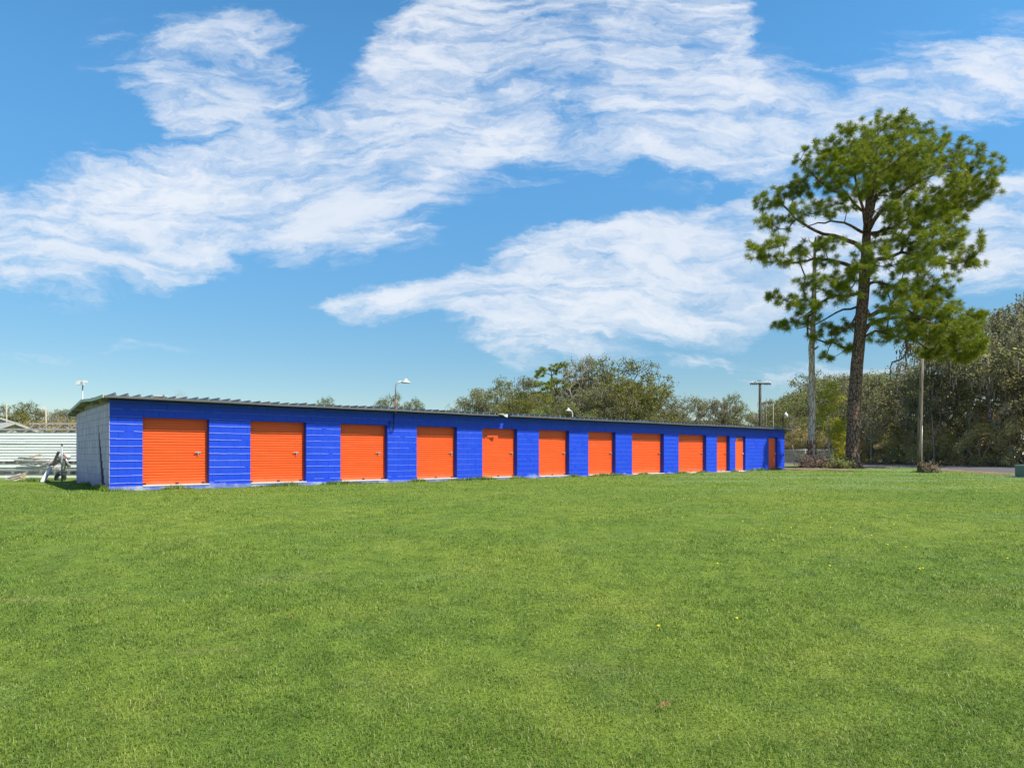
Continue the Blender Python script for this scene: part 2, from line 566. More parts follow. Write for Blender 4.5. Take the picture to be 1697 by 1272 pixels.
M['darkstuff'] = mat_plain('dark_rubber', (0.035, 0.035, 0.04), 0.7)
M['polewood'] = mat_bark('pole_wood', (0.10, 0.08, 0.058), (0.25, 0.20, 0.145), 14, .05, .008)
M['pinebark'] = mat_bark('pine_bark', (0.055, 0.035, 0.028), (0.27, 0.17, 0.125), 7.5, .4, .05)
M['darkpole'] = mat_bark('dark_pole_wood', (0.05, 0.042, 0.036), (0.12, 0.10, 0.085), 12, .05, .008)
M['palebark'] = mat_bark('bleached_wood', (0.24, 0.165, 0.13), (0.66, 0.52, 0.43), 7, .22, .015)
M['oakbark'] = mat_bark('oak_bark', (0.08, 0.065, 0.05), (0.25, 0.21, 0.165), 9, .3, .03)
M['twig'] = mat_bark('grey_twig', (0.24, 0.20, 0.165), (0.56, 0.48, 0.39), 9, .3, .01)
M['needles'] = mat_leaf('pine_needles', [(0.10, 0.14, 0.012), (0.195, 0.25, 0.014), (0.32, 0.36, 0.018), (0.50, 0.475, 0.03)], 0.24, 0.45, 0.4, 0.0)
M['oakleaf'] = mat_leaf('oak_leaves', [(0.095, 0.125, 0.028), (0.17, 0.20, 0.05), (0.29, 0.305, 0.085), (0.50, 0.48, 0.20)], 0.58, 0.5, 0.4, 0.4)
M['brownleaf'] = mat_leaf('dusty_leaves', [(0.13, 0.14, 0.045), (0.23, 0.235, 0.08), (0.36, 0.345, 0.14), (0.56, 0.52, 0.27)], 0.58, 0.6, 0.3, 0.4)
M['thicketleaf'] = mat_leaf('thicket_leaves', [(0.18, 0.15, 0.045), (0.40, 0.34, 0.10), (0.54, 0.43, 0.17), (0.70, 0.57, 0.28), (0.50, 0.50, 0.09)], 0.55, 0.6, 0.3, 0.3)
M['greenleaf'] = mat_leaf('fresh_leaves', [(0.11, 0.125, 0.012), (0.19, 0.205, 0.016), (0.27, 0.27, 0.024), (0.38, 0.35, 0.045)], 0.35, 0.5, 0.35, 0.3)
M['yellowleaf'] = mat_leaf('yellow_green_leaves', [(0.30, 0.34, 0.02), (0.48, 0.50, 0.03), (0.70, 0.66, 0.05)], 0.5, 0.5, 0.3, 0.1)
M['moss'] = mat_leaf('hanging_moss', [(0.13, 0.12, 0.09), (0.22, 0.20, 0.155), (0.30, 0.275, 0.22)], 0.3, 0.9, 0.05, 0.2)
M['deadleaf'] = mat_leaf('dead_leaves', [(0.13, 0.09, 0.055), (0.24, 0.17, 0.10), (0.38, 0.29, 0.19)], 0.2, 0.8, 0.1, 0.1)
M['lawn'] = mat_lawn()
M['blade'] = mat_blades()

def mat_asphalt():
    m, N = new_mat('old_asphalt')
    pos = N.n('ShaderNodeNewGeometry').outputs['Position']
    n = N.noise(pos, 0.7, 6, 0.65)
    col = N.mix(n, (0.075, 0.072, 0.075), (0.15, 0.145, 0.145))
    principled(N, col, 0.85, 0, 0.3, bump=N.noise(pos, 60, 3, 0.6), bump_d=0.006)
    return m
M['asphalt'] = mat_asphalt()

def mat_litter():
    m, N = new_mat('needle_litter')
    pos = N.n('ShaderNodeNewGeometry').outputs['Position']
    n = N.noise(N.scale(pos, .5, 1, 1), 1.3, 7, 0.68)
    col = N.ramp(n, [(0.3, (0.08, 0.06, 0.035)), (0.46, (0.19, 0.14, 0.085)), (0.60, (0.32, 0.24, 0.155)), (0.76, (0.19, 0.19, 0.06))])
    principled(N, col, 0.95, 0, 0.05, bump=N.noise(pos, 12, 5, 0.7), bump_d=0.06)
    return m
M['litter'] = mat_litter()

# ------------------------------------------------------------------ ground
def sheet(name, xs, ys, mat, dz=0.0, inside=None):
    X, Y = np.meshgrid(xs, ys)
    Z = ground_z(X, Y) + dz
    v = np.stack([X, Y, Z], -1).reshape(-1, 3)
    nx, ny = len(xs), len(ys)
    i = (np.arange(ny-1)[:, None]*nx + np.arange(nx-1)[None, :]).ravel()
    f = np.stack([i, i+1, i+1+nx, i+nx], -1)
    if inside is not None:
        c = v[f].mean(1)
        f = f[inside(c[:, 0], c[:, 1])]
    return mesh_np(name, v, f, mat, smooth=True)

xs = np.concatenate([[-1500, -700, -300, -150, -90], np.arange(-60, 61, 1.0), [90, 150, 300, 700, 1500]])
ys = np.concatenate([[-400, -100, -40], np.arange(-20, 81, 1.0), [100, 150, 300, 700, 1600]])
tag(sheet('lawn', xs, ys, M['lawn']), kind='structure')

def strip(name, pts, mat, dz):
    """ground strip between pairs of points (left, right), refined so it follows the ground"""
    v = []; n = 0; f = []
    rows = []
    for (l0, r0), (l1, r1) in zip(pts[:-1], pts[1:]):
        for k in range(8):
            t = k/8
            rows.append((Vector(l0).lerp(Vector(l1), t), Vector(r0).lerp(Vector(r1), t)))
    rows.append((Vector(pts[-1][0]), Vector(pts[-1][1])))
    W = 8
    for l, r in rows:
        for k in range(W+1):
            p = l.lerp(r, k/W)
            v.append((p.x, p.y, float(ground_z(p.x, p.y))+dz))
    for i in range(len(rows)-1):
        for k in range(W):
            a = i*(W+1)+k
            f.append((a, a+1, a+W+2, a+W+1))
    return mesh_np(name, v, f, mat, smooth=True)

# verge of bare earth and leaf litter between lawn and road, then the road and the forest floor
tag(strip('verge', [((20.5, 18), (31, 18)), ((23.6, 30.6), (28, 30)), ((25.2, 36.5), (28.6, 36.5)), ((26.4, 49), (29.6, 49)), ((26, 70), (30, 72)), ((10, 92), (14, 96))], M['litter'], 0.006), kind='structure')
tag(strip('road', [((26.5, 12), (37.6, 12)), ((26.4, 30), (38.2, 30)), ((27.6, 36.5), (38.4, 38)), ((29.0, 49), (38.8, 50)), ((30, 72), (36.4, 74)), ((14, 96), (18, 102)), ((-40, 112), (-38, 119))], M['asphalt'], 0.012), kind='structure')
tag(strip('forest_floor', [((38.6, 12), (110, 10)), ((39.3, 48), (110, 48)), ((37, 74), (110, 90)), ((18.6, 103), (80, 160))], M['litter'], 0.008), kind='structure')
# litter under the two tall trunks
def litter_in(x, y):
    a = np.arctan2(y-45.0, x-19.5)
    r = np.hypot((x-19.8)/5.4, (y-44.6)/4.6)
    return r < 1 + 0.16*np.sin(3*a+1) + 0.12*np.sin(7*a) + 0.08*np.sin(13*a+2)
tag(sheet('needle_litter_patch', np.arange(10, 30, .2), np.arange(37, 54, .2), M['litter'], 0.02, litter_in), kind='structure')

# ------------------------------------------------------------------ storage building
CX, CY = -11.1, 18.3
D = np.array([0.767, 0.641]); NRM = np.array([-0.641, 0.767])
ANG = math.atan2(0.641, 0.767)
def T(px, s=0.0):
    xr = (px-848)/F
    ox, oy = CX+NRM[0]*s, CY+NRM[1]*s
    return (xr*oy-ox)/(D[0]-xr*D[1])
def W(t, s, z=0.0):
    p = np.array([CX, CY])+D*t+NRM*s
    return Vector((p[0], p[1], z))
LEN = T(1299.5)
DEP = 6.6
COURSE = 0.2065
TOP = 2.55
HDOOR = COURSE*10

building = empty('storage_building', (CX, CY, 0), ANG)
tag(building, 'long low blue block storage building with a row of orange doors', 'building')

def cells(z0, z1, L, ops):
    """free intervals along the wall for a course"""
    segs = [(0.0, L)]
    zc = (z0+z1)/2
    for a, b, oz0, oz1 in ops:
        if oz0 <= zc <= oz1:
            new = []
            for s, e in segs:
                if b <= s or a >= e: new.append((s, e)); continue
                if a > s: new.append((s, a))
                if b < e: new.append((b, e))
            segs = new
    return segs

ledge_f = []
def block_wall(mb, O, U, Nn, L, top, ops, blk=0.413, bev=0.011, hb=0.017, vb=0.005, jit=0.004, crack=None, rng=random, ledge=False):
    O = Vector(O); U = Vector(U); Nn = Vector(Nn); Zv = Vector((0, 0, 1))
    k = 0; z = 0.0
    while z < top-0.02:
        z1 = min(z+COURSE, top)
        off = 0.0 if k % 2 == 0 else blk/2
        joints = [off+i*blk for i in range(-1, int(L/blk)+3)]
        segs = cells(z, z1, L, ops)
        if crack and k in crack:
            c0, c1 = crack[k]
            segs2 = []
            for s, e in segs:
                if c0 > s: segs2.append((s, min(e, c0)))
                if c1 < e: segs2.append((max(s, c1), e))
            segs = segs2
        for s, e in segs:
            cut = [s]+[j for j in joints if s+0.03 < j < e-0.03]+[e]
            for a, b in zip(cut[:-1], cut[1:]):
                j = rng.uniform(0, jit)
                h1 = hb*rng.uniform(.5, 1.1); h0 = hb*rng.uniform(.5, 1.1)
                va = vb*rng.uniform(.2, 1.2)
                o = [O+U*a+Zv*z, O+U*b+Zv*z, O+U*b+Zv*z1, O+U*a+Zv*z1]
                n = bev+j
                q = [O+U*(a+va)+Zv*(z+h0)+Nn*n, O+U*(b-va)+Zv*(z+h0)+Nn*n, O+U*(b-va)+Zv*(z1-h1)+Nn*n, O+U*(a+va)+Zv*(z1-h1)+Nn*n]
                i = len(mb.v)
                mb.v += [tuple(p) for p in o+q]
                for f in ((4,5,6,7),(0,1,5,4),(1,2,6,5),(2,3,7,6),(3,0,4,7)):
                    mb.f.append(tuple(i+t for t in f)); mb.sm.append(False)
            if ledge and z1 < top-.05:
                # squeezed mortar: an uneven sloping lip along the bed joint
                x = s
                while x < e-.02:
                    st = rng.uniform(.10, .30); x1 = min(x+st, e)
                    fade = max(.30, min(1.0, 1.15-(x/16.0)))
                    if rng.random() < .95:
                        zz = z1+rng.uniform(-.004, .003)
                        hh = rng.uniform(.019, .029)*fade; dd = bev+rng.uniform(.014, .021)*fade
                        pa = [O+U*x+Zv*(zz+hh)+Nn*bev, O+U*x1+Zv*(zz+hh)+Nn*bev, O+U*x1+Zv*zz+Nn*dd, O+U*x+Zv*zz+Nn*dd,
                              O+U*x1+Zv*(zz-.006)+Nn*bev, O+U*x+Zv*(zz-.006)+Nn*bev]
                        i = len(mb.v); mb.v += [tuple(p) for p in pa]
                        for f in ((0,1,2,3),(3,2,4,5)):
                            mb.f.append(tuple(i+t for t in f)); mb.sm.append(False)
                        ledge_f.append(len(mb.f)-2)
                    x = x1
        z = z1; k += 1

roll_px = [(236.1,346.2),(414.7,507),(564,641.7),(690.3,756.8),(798.9,856.6),(892.7,942.8),(974.6,1019.6),(1047,1099.6),(1124.2,1169.9),(1187.7,1208.8)]
person_px = [(1218.4,1234.8),(1273.5,1287.9)]
def base_z(t): return 0.14-0.10*min(1.0, t/26.0)
openings = []
for a, b in roll_px+person_px:
    openings.append((T(a), T(b), 0.0, HDOOR))

# front wall: outer face of painted blocks, and the wall's own thickness behind
WT = 0.30
mb = MB()
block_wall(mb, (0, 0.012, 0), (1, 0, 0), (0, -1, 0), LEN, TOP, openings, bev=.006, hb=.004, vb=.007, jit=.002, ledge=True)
x = 0.0
for a, b, _, _ in openings:
    mb.box(x, a, 0.012, WT, 0, HDOOR); x = b
mb.box(x, LEN, 0.012, WT, 0, HDOOR)
mb.box(0, LEN, 0.012, WT, HDOOR, TOP)
fw = mb.build('front_wall', M['blue'], building)
fw.data.materials.append(mat_plain('joint_highlight', (0.10, 0.16, 0.62), .8, 0, .5, 5))  # paler lip faces: sunlit highlight along the joints painted into the colour
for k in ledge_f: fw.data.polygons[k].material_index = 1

# left end wall with the stepped crack (outer leaf split, dark filler paints the shade in the gap)
crack = {}
for k in range(0, 9):
    c = 0.70+0.135*k
    w = 0.62-0.058*k
    crack[k] = (c, c+max(w, 0.03))
mb = MB()
block_wall(mb, (-0.012+0.012, 0.30, 0), (0, 1, 0), (-1, 0, 0), DEP-0.30, 2.44, [], bev=0.010, hb=0.010, vb=0.008, jit=0.007,
           crack={k: (a-0.30, b-0.30) for k, (a, b) in crack.items()})
z = 0.0; k = 0
while z < 2.43:
    z1 = min(z+COURSE, 2.44)
    if k in crack:
        c0, c1 = crack[k]
        mb.box(0.0, 0.15, 0.30, c0, z, z1); mb.box(0.0, 0.15, c1, DEP, z, z1)
    else:
        mb.box(0.0, 0.15, 0.30, DEP, z, z1)
    z = z1; k += 1
# corner piece: end of the front wall seen from the side
block_wall(mb, (0.0, 0.012, 0), (0, 1, 0), (-1, 0, 0), 0.288, 2.44, [], bev=0.010, hb=0.010, vb=0.004, jit=0.004)
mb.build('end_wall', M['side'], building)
mb = MB()
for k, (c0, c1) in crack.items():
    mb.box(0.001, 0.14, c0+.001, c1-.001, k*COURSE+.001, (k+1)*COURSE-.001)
mb.build('crack', M['crack_shade'], building)['label'] = 'stepped crack running down the end wall, its shade painted dark'

mb = MB()
block_wall(mb, (LEN, 0.3, 0), (0, 1, 0), (1, 0, 0), DEP-0.3, 2.44, [])
mb.box(LEN-0.2, LEN, 0.30, DEP, 0, 2.44)
mb.box(0.29, LEN-0.2, DEP-0.3, DEP, 0, 2.44)
mb.build('rear_wall', M['blue'], building)

# slab edge under the doors, proud of the wall, falling away to the right
mb = MB()
n = 40
for i in range(n):
    t0 = -0.04+(LEN+0.08)*i/n; t1 = -0.04+(LEN+0.08)*(i+1)/n
    za, zb = base_z(t0)-0.012, base_z(t1)-0.012
    za += random.uniform(-.004, .004)
    mb.quad((t0,-0.035,-.1),(t1,-0.035,-.1),(t1,-0.035,zb),(t0,-0.035,za))
    mb.quad((t0,-0.035,za),(t1,-0.035,zb),(t1,0.30,zb),(t0,0.30,za))
mb.quad((-.04,.30,-.1),(-.04,-.035,-.1),(-.04,-.035,base_z(0)-.012),(-.04,.30,base_z(0)-.012))
mb.quad((-.04,DEP+.02,-.1),(-.04,.30,-.1),(-.04,.30,base_z(0)-.05),(-.04,DEP+.02,.02))
mb.build('foundation', M['slab'], building)

# roll-up doors
YD = 0.20
def latch_mb(x, z, y):
    m_ = MB()
    m_.box(x-.085, x+.03, y-.030, y-.012, z-.022, z+.022)
    m_.box(x-.15, x-.03, y-.050, y-.031, z-.010, z+.012)
    m_.box(x-.055, x-.030, y-.055, y-.051, z-.075, z-.012)
    return m_
ordinals = ['leftmost','second','third','fourth','fifth','sixth','seventh','eighth','ninth','narrow']
for i, (a, b) in enumerate(roll_px):
    t0, t1 = T(a), T(b)
    zb = base_z((t0+t1)/2)+0.012
    mb = MB()
    prof = []
    z = zb+0.05
    while z < HDOOR+0.06:
        prof += [(0, z), (0, z+.050), (.017, z+.058), (.017, z+.072)]
        z += 0.0795
    x0, x1 = t0+.004, t1-.004
    nseg = 5
    bow = [random.uniform(-.003, .003) for _ in range(nseg+1)]
    cols = [x0+(x1-x0)*k/nseg for k in range(nseg+1)]
    for (ya, za), (yb, zb2) in zip(prof[:-1], prof[1:]):
        for k in range(nseg):
            mb.quad((cols[k],YD+ya+bow[k],za),(cols[k+1],YD+ya+bow[k+1],za),(cols[k+1],YD+yb+bow[k+1],zb2),(cols[k],YD+yb+bow[k],zb2))
    mb.box(x0, x1, YD-.012, YD+.03, zb, zb+.048)
    door = mb.build('roll_up_door', M['orange'], building)
    if i == 9: door['label'] = 'narrow orange roll-up door beside the plain orange door'
    latch_mb(x1-.10-.12*(i < 3), 1.08, YD).build('latch', M['steel'], door)
    for xx in (x0+.03, (x0+x1)/2, x1-.16):
        m2 = MB(); m2.box(xx, xx+.085, YD-.032, YD-.013, zb+.002, zb+.05); m2.build('bottom_latch', M['black'], door)
    m2 = MB(); m2.box(t0+.002, t1-.002, -.05, YD+.05, zb-.032, zb-.002); m2.build('threshold', M['threshold'], door)

for i, (a, b) in enumerate(person_px):
    t0, t1 = T(a), T(b)
    zb = base_z((t0+t1)/2)+0.02
    mb = MB()
    mb.box(t0+.05, t1-.05, YD-.06, YD-.02, zb, HDOOR-.06)
    door = mb.build('door', M['orange'], building)
    door['label'] = 'plain orange door between the narrow roll-up door and bare blue wall' if i == 0 else 'plain orange door at the shaded far end of the wall'
    m2 = MB()
    m2.box(t0+.003, t0+.046, YD-.08, YD, zb, HDOOR-.003); m2.box(t1-.046, t1-.003, YD-.08, YD, zb, HDOOR-.003)
    m2.box(t0+.046, t1-.046, YD-.08, YD, HDOOR-.055, HDOOR-.003)
    m2.build('door_frame', M['blue'], door)
    m2 = MB(); m2.lathe([(0.0,-.09),(.03,-.085),(.036,-.06),(.02,-.03),(.02,0)], (t1-.13, YD-.06, 1.05), 12, 'y'); m2.build('knob', M['white'], door)
    if i == 0:
        m2 = MB(); m2.box(t0+.30, t0+.42, YD-.068, YD-.061, 1.80, 1.93); m2.build('pale_plate', M['white'], door)  # small pale plate high on this door
    m2 = MB(); m2.box(t0+.002, t1-.002, -.06, YD+.05, zb-.06, zb-.003); m2.build('threshold', M['threshold'], door)

# roof: ribbed sheets in two shallow slopes over a plywood deck
S0, SR, S1 = -0.40, 3.74, 7.2
Z0, ZM, ZR, Z1 = 2.605, 2.625, 2.73, 2.49
SM = 1.52
OV0, OV1 = -0.20, LEN+0.42
notch_a, notch_b = T(826, -.4), T(846, -.4)
def roof_z(s):
    return float(np.interp(s, [S0, SM, SR, S1], [Z0, ZM, ZR, Z1]))
mb = MB(); deck = MB(); drip = MB()
pitch = 0.30
t = OV0
prof = []
while t < OV1:
    h = random.uniform(.078, .098)
    prof += [(t, .004), (t+.235, .004), (t+.262, h), (t+.280, h)]
    t += pitch
prof.append((t, .004))
wobs = {}
def wob(t): return 0.010*math.sin(t*.9)+0.007*math.sin(t*2.3+1)
for (ta, ha), (tb, hb) in zip(prof[:-1], prof[1:]):
    inn = notch_a < (ta+tb)/2 < notch_b
    s0 = -.20 if inn else S0
    for sa, sb in ((s0, SM), (SM, SR), (SR, S1)):
        mb.quad((ta,sa,roof_z(sa)+ha+wob(ta)),(tb,sa,roof_z(sa)+hb+wob(tb)),(tb,sb,roof_z(sb)+hb+wob(tb)),(ta,sb,roof_z(sb)+ha+wob(ta)))
    # closed rib ends at the eave
    if not inn:
        mb.quad((ta,s0+.002,roof_z(s0)-.012+wob(ta)),(tb,s0+.002,roof_z(s0)-.012+wob(tb)),(tb,s0+.002,roof_z(s0)+hb+wob(tb)),(ta,s0+.002,roof_z(s0)+ha+wob(ta)))
roof = mb.build('roof', M['roof'], building)
for ta, tb in ((OV0+.01, notch_a), (notch_b, OV1-.01)):
    for sa, sb in ((S0+.02, SM), (SM, SR), (SR, S1-.02)):
        i = len(deck.v)
        for (tt, ss) in ((ta,sa),(tb,sa),(tb,sb),(ta,sb)):
            deck.v.append((tt, ss, roof_z(ss)-.016)); 
        for (tt, ss) in ((ta,sa),(tb,sa),(tb,sb),(ta,sb)):
            deck.v.append((tt, ss, roof_z(ss)-.036))
        for q in ((0,1,2,3),(7,6,5,4),(0,4,5,1),(1,5,6,2),(2,6,7,3),(3,7,4,0)):
            deck.f.append(tuple(i+k for k in q)); deck.sm.append(False)
for sa, sb in ((-.2, SM), (SM, SR), (SR, S1-.02)):
    deck.quad((notch_a,sa,roof_z(sa)-.03),(notch_b,sa,roof_z(sa)-.03),(notch_b,sb,roof_z(sb)-.03),(notch_a,sb,roof_z(sb)-.03))
deck.build('soffit', M['soffit'], roof)
for ta, tb in ((OV0, notch_a-.02), (notch_b+.02, OV1)):
    nn = max(1, int((tb-ta)/1.2)); drip = MB()
    for k in range(nn):
        a = ta+(tb-ta)*k/nn; b = ta+(tb-ta)*(k+1)/nn
        drip.quad((a,S0-.012,Z0-.046+wob(a)),(b,S0-.012,Z0-.046+wob(b)),(b,S0-.012,Z0-.004+wob(b)),(a,S0-.012,Z0-.004+wob(a)))
        drip.quad((a,S0-.012,Z0-.046+wob(a)),(a,S0+.015,Z0-.046+wob(a)),(b,S0+.015,Z0-.046+wob(b)),(b,S0-.012,Z0-.046+wob(b)))
    drip.build('eave_trim', M['trim'], roof)
# rake boards on the left gable end, rafters in the gap over the end wall
mb = MB()
mb.beam((OV0-.012, S0, roof_z(S0)-.012), (OV0-.012, SM, roof_z(SM)-.012), .022, .085)
mb.beam((OV0-.012, SM, roof_z(SM)-.012), (OV0-.012, SR, roof_z(SR)-.012), .022, .085)
mb.beam((OV0-.012, SR, roof_z(SR)-.012), (OV0-.012, S1, roof_z(S1)-.012), .022, .085)
mb.build('rake_board', M['pale_trim'], roof)
for s in (0.5, 2.1, 3.7, 5.2, 6.4):
    mb = MB(); mb.beam((OV0+.02, s, roof_z(s)-.085), (0.6, s, roof_z(s)-.085), .045, .095)
    mb.build('outrigger', M['soffit'], roof)
mb = MB()
mb.poly([(0.03,0.30,2.442),(0.03,DEP,2.442),(0.03,DEP,roof_z(DEP)-.04),(0.03,SR,roof_z(SR)-.04),(0.03,SM,roof_z(SM)-.04),(0.03,0.30,roof_z(.3)-.04)])
mb.build('gable_panel', M['soffit'], building)
mb = MB(); mb.beam((0.035, 3.1, 2.60), (0.02, 3.1, 2.60), .18, .14); mb.build('vent', M['black'], building)
# rear-corner fascia under the low eave
mb = MB(); mb.box(OV0, LEN, S1-.01, S1+.012, Z1-.12, Z1+.0); mb.build('fascia', M['timber'], roof)
# flat pale cap over a roof vent near the front edge
tv = T(262, -.2)
mb = MB()
mb.box(tv-.20, tv+.20, -.30, .25, 2.60, 2.66); mb.box(tv-.16, tv+.22, -.34, .22, 2.664, 2.69)
mb.build('vent_cap', M['pale_trim'], roof)
# torn flashing at the broken eave
mb = MB()
z = Z0-.01
mb.poly([(notch_a-.12,-.43,z+.05),(notch_a+.20,-.47,z+.075),(notch_a+.34,-.46,z-.02),(notch_a+.22,-.44,z-.015)])
mb.poly([(notch_a+.16,-.44,z+.03),(notch_a+.44,-.43,z+.05),(notch_a+.40,-.47,z-.085),(notch_a+.26,-.46,z-.05)])
mb.poly([(notch_a-.2,-.40,z+.06),(notch_a+.5,-.40,z+.07),(notch_a+.5,.2,z+.10),(notch_a-.2,.2,z+.09)])
fl = mb.build('torn_flashing', M['pale_trim'], roof); fl['label'] = 'bent white flashing at the broken eave'

# yard lamp on a bent pipe at the third pier with its conduit loop on the wall
def reflector(mb, c, r=0.17, sc=1.0):
    c = Vector(c)
    mb.lathe([(0.0, .13*sc), (0.045*sc, .125*sc), (.055*sc, .06*sc), (r*.45, .035*sc), (r*.8, -.01*sc), (r, -.06*sc), (r*.96, -.065*sc), (r*.5, .0), (.03*sc, .02*sc)], c, 18)
tl = T(655, -.1)
mb = MB()
ztop = EYE+(752-640)/F*W(tl, -.1).y
Zl = W(tl, -.1).y
z_at = lambda py: EYE+(752-py)/F*Zl
mb.tube([(tl, -.1, 2.5), (tl, -.1, z_at(662))], .032, 8)
low = mb.build('lamp_pole', M['rust'], building); low['label'] = 'rusty lamp pipe rising through the eave'
mb = MB()
pts = [(tl, -.1, z_at(664)), (tl, -.1, z_at(641))]
for k in range(1, 8):
    a = math.pi/2*k/7
    pts.append((tl+.18*(1-math.cos(a)), -.1-.03*k/7, z_at(641)+.20*math.sin(a)))
pts.append((tl+.30, -.14, pts[-1][2]+.02))
mb.tube(pts, .026, 8)
mb.build('arm', M['galv'], low)
mb = MB(); reflector(mb, (tl+.40, -.15, pts[-1][2]+.0), .175, .85)
mb.build('lamp_shade', M['white'], low)
mb = MB()
tc0, tc1 = tl-.035, tl-.20
pp = [(tc0, -.045, 2.5), (tc0, -.045, 1.98)]
for k in range(1, 8):
    a = math.pi*k/8
    pp.append(((tc0+tc1)/2+(tc0-tc1)/2*math.cos(a), -.045, 1.95-.10*math.sin(a)))
pp += [(tc1, -.045, 1.98), (tc1, -.045, 2.18), (tc1+.01, .0, 2.2)]
mb.tube(pp, .016, 6)
mb.build('conduit', M['black'], building)

# lamp behind the roof, arm bent to the left
def back_lamp(px, py_arm, s, dirx, shade, pole_mat, wide):
    tt = T(px, s); Zp = W(tt, s).y
    za = EYE+(752-py_arm)/F*Zp
    mb = MB()
    pts = [(tt, s, 2.2), (tt, s, za-.25)]
    for k in range(1, 7):
        a = math.pi/2*k/6
        pts.append((tt+dirx*wide*(1-math.cos(a)), s, za-.25+.25*math.sin(a)))
    mb.tube(pts, .035, 8)
    pole = mb.build('lamp_pole', pole_mat, building)
    m2 = MB()
    if shade == 'reflector':
        reflector(m2, (tt+dirx*(wide+.12), s, za+.02), .19, 1.0)
    else:
        c = (tt+dirx*(wide+.22), s, za-.06)
        m2.lathe([(0.0,.26),(.03,.25),(.04,.16),(.07,.14),(.13,.07),(.16,-.03),(.13,-.14),(.06,-.21),(0.0,-.22)], c, 18)
        m2.tube([(tt+dirx*wide*.8, s, za), (tt+dirx*(wide+.22), s, za+.12)], .03, 6)
    m2.build('lamp_shade' if shade == 'reflector' else 'globe', M['white'], pole)
    return pole
back_lamp(948, 680, 7.3, -1, 'reflector', M['white'], .22)['label'] = 'pale hooked lamp pole showing above the roof'
back_lamp(1297, 686, 5.0, 1, 'globe', M['black'], .25)['label'] = 'dark lamp pole with a round white globe'

# ------------------------------------------------------------------ vegetation tools
def unit(v):
    return v/np.maximum(1e-9, np.linalg.norm(v, axis=-1, keepdims=True))

def grow(nodes, parents, attract, bf=0.35, step=0.6, rng=RNG, noise=0.06):
    """joins every attractor to the skeleton by the cheapest branch (spanning tree weighted by path length)"""
    pos = [np.array(p, float) for p in nodes]; par = list(parents)
    path = []
    for i, p in enumerate(par):
        path.append(0.0 if p < 0 else path[p]+np.linalg.norm(pos[i]-pos[p]))
    A = np.asarray(attract, float)
    n = len(A)
    best = np.full(n, 1e9); bi = np.zeros(n, int); done = np.zeros(n, bool)
    def upd(i):
        c = np.linalg.norm(A-pos[i], axis=1)+bf*path[i]
        m = (c < best) & ~done
        best[m] = c[m]; bi[m] = i
    for i in range(len(pos)): upd(i)
    tips = np.zeros(n, int)
    for _ in range(n):
        j = int(np.argmin(np.where(done, 1e12, best)))
        done[j] = True
        p = bi[j]; a = pos[p]; b = A[j]
        L = np.linalg.norm(b-a); k = max(1, int(L/step))
        last = p
        for q in range(1, k+1):
            t = q/k
            pt = a+(b-a)*t
            if q < k: pt = pt+rng.normal(0, noise*min(1.5, L), 3)*math.sin(math.pi*t)+np.array([0, 0, -.05*L*math.sin(math.pi*t)])
            pos.append(pt); par.append(last)
            path.append(path[last]+np.linalg.norm(pt-pos[last]))
            last = len(pos)-1
            upd(last)
        tips[j] = last
    return np.array(pos), np.array(par), tips

def branch_radii(par, r0, e=2.3, cap=9.0):
    n = len(par)
    acc = np.zeros(n)
    r = np.zeros(n)
    for i in range(n-1, -1, -1):
        if acc[i] == 0: acc[i] = r0**e
        r[i] = min(cap, acc[i]**(1/e))
        if par[i] >= 0: acc[par[i]] += acc[i]
    return r

def frustums(p0, p1, r0, r1, sides=5):
    """(n,3) segment ends -> verts, faces"""
    n = len(p0)
    d = unit(p1-p0)
    ref = np.where(np.abs(d[:, 2:3]) < .9, np.array([[0, 0, 1.0]]), np.array([[1.0, 0, 0]]))
    s = unit(np.cross(d, ref)); t = np.cross(s, d)
    a = np.arange(sides)*2*math.pi/sides
    ring = s[:, None, :]*np.cos(a)[None, :, None]+t[:, None, :]*np.sin(a)[None, :, None]
    v0 = p0[:, None, :]+ring*r0[:, None, None]
    v1 = p1[:, None, :]+ring*r1[:, None, None]
    v = np.concatenate([v0, v1], 1).reshape(-1, 3)
    base = (np.arange(n)*2*sides)[:, None]
    k = np.arange(sides); k2 = (k+1) % sides
    f = np.stack([base+k, base+k2, base+k2+sides, base+k+sides], -1).reshape(-1, 4)
    return v, f

def skeleton_mesh(pos, par, r, sides=5, skip=None):
    i = np.array([k for k in range(len(par)) if par[k] >= 0 and (skip is None or k not in skip)])
    p = par[i]
    rp = np.minimum(r[p], r[i]*1.5)
    return frustums(pos[p], pos[i], rp, r[i], sides)

def leaf_quads(centres, n, spread, size, rng=RNG, flat=0.35, asp=0.55):
    """n small pointed leaves round each centre"""
    c = np.repeat(np.asarray(centres), n, 0)
    N = len(c)
    off = unit(rng.normal(size=(N, 3)))*(rng.random((N, 1))**.5)*spread
    off[:, 2] *= 0.75
    c = c+off
    nrm = unit(rng.normal(size=(N, 3))+np.array([0, 0, flat*2]))
    u = unit(np.cross(nrm, rng.normal(size=(N, 3))))
    w = np.cross(nrm, u)
    s = (size*rng.uniform(.6, 1.35, (N, 1)))
    a = c-u*s*.5; b = c+w*s*asp*.5; d = c+u*s*.5; e = c-w*s*asp*.5
    v = np.stack([a, b, d, e], 1).reshape(-1, 3)
    f = np.arange(N*4).reshape(-1, 4)
    return v, f

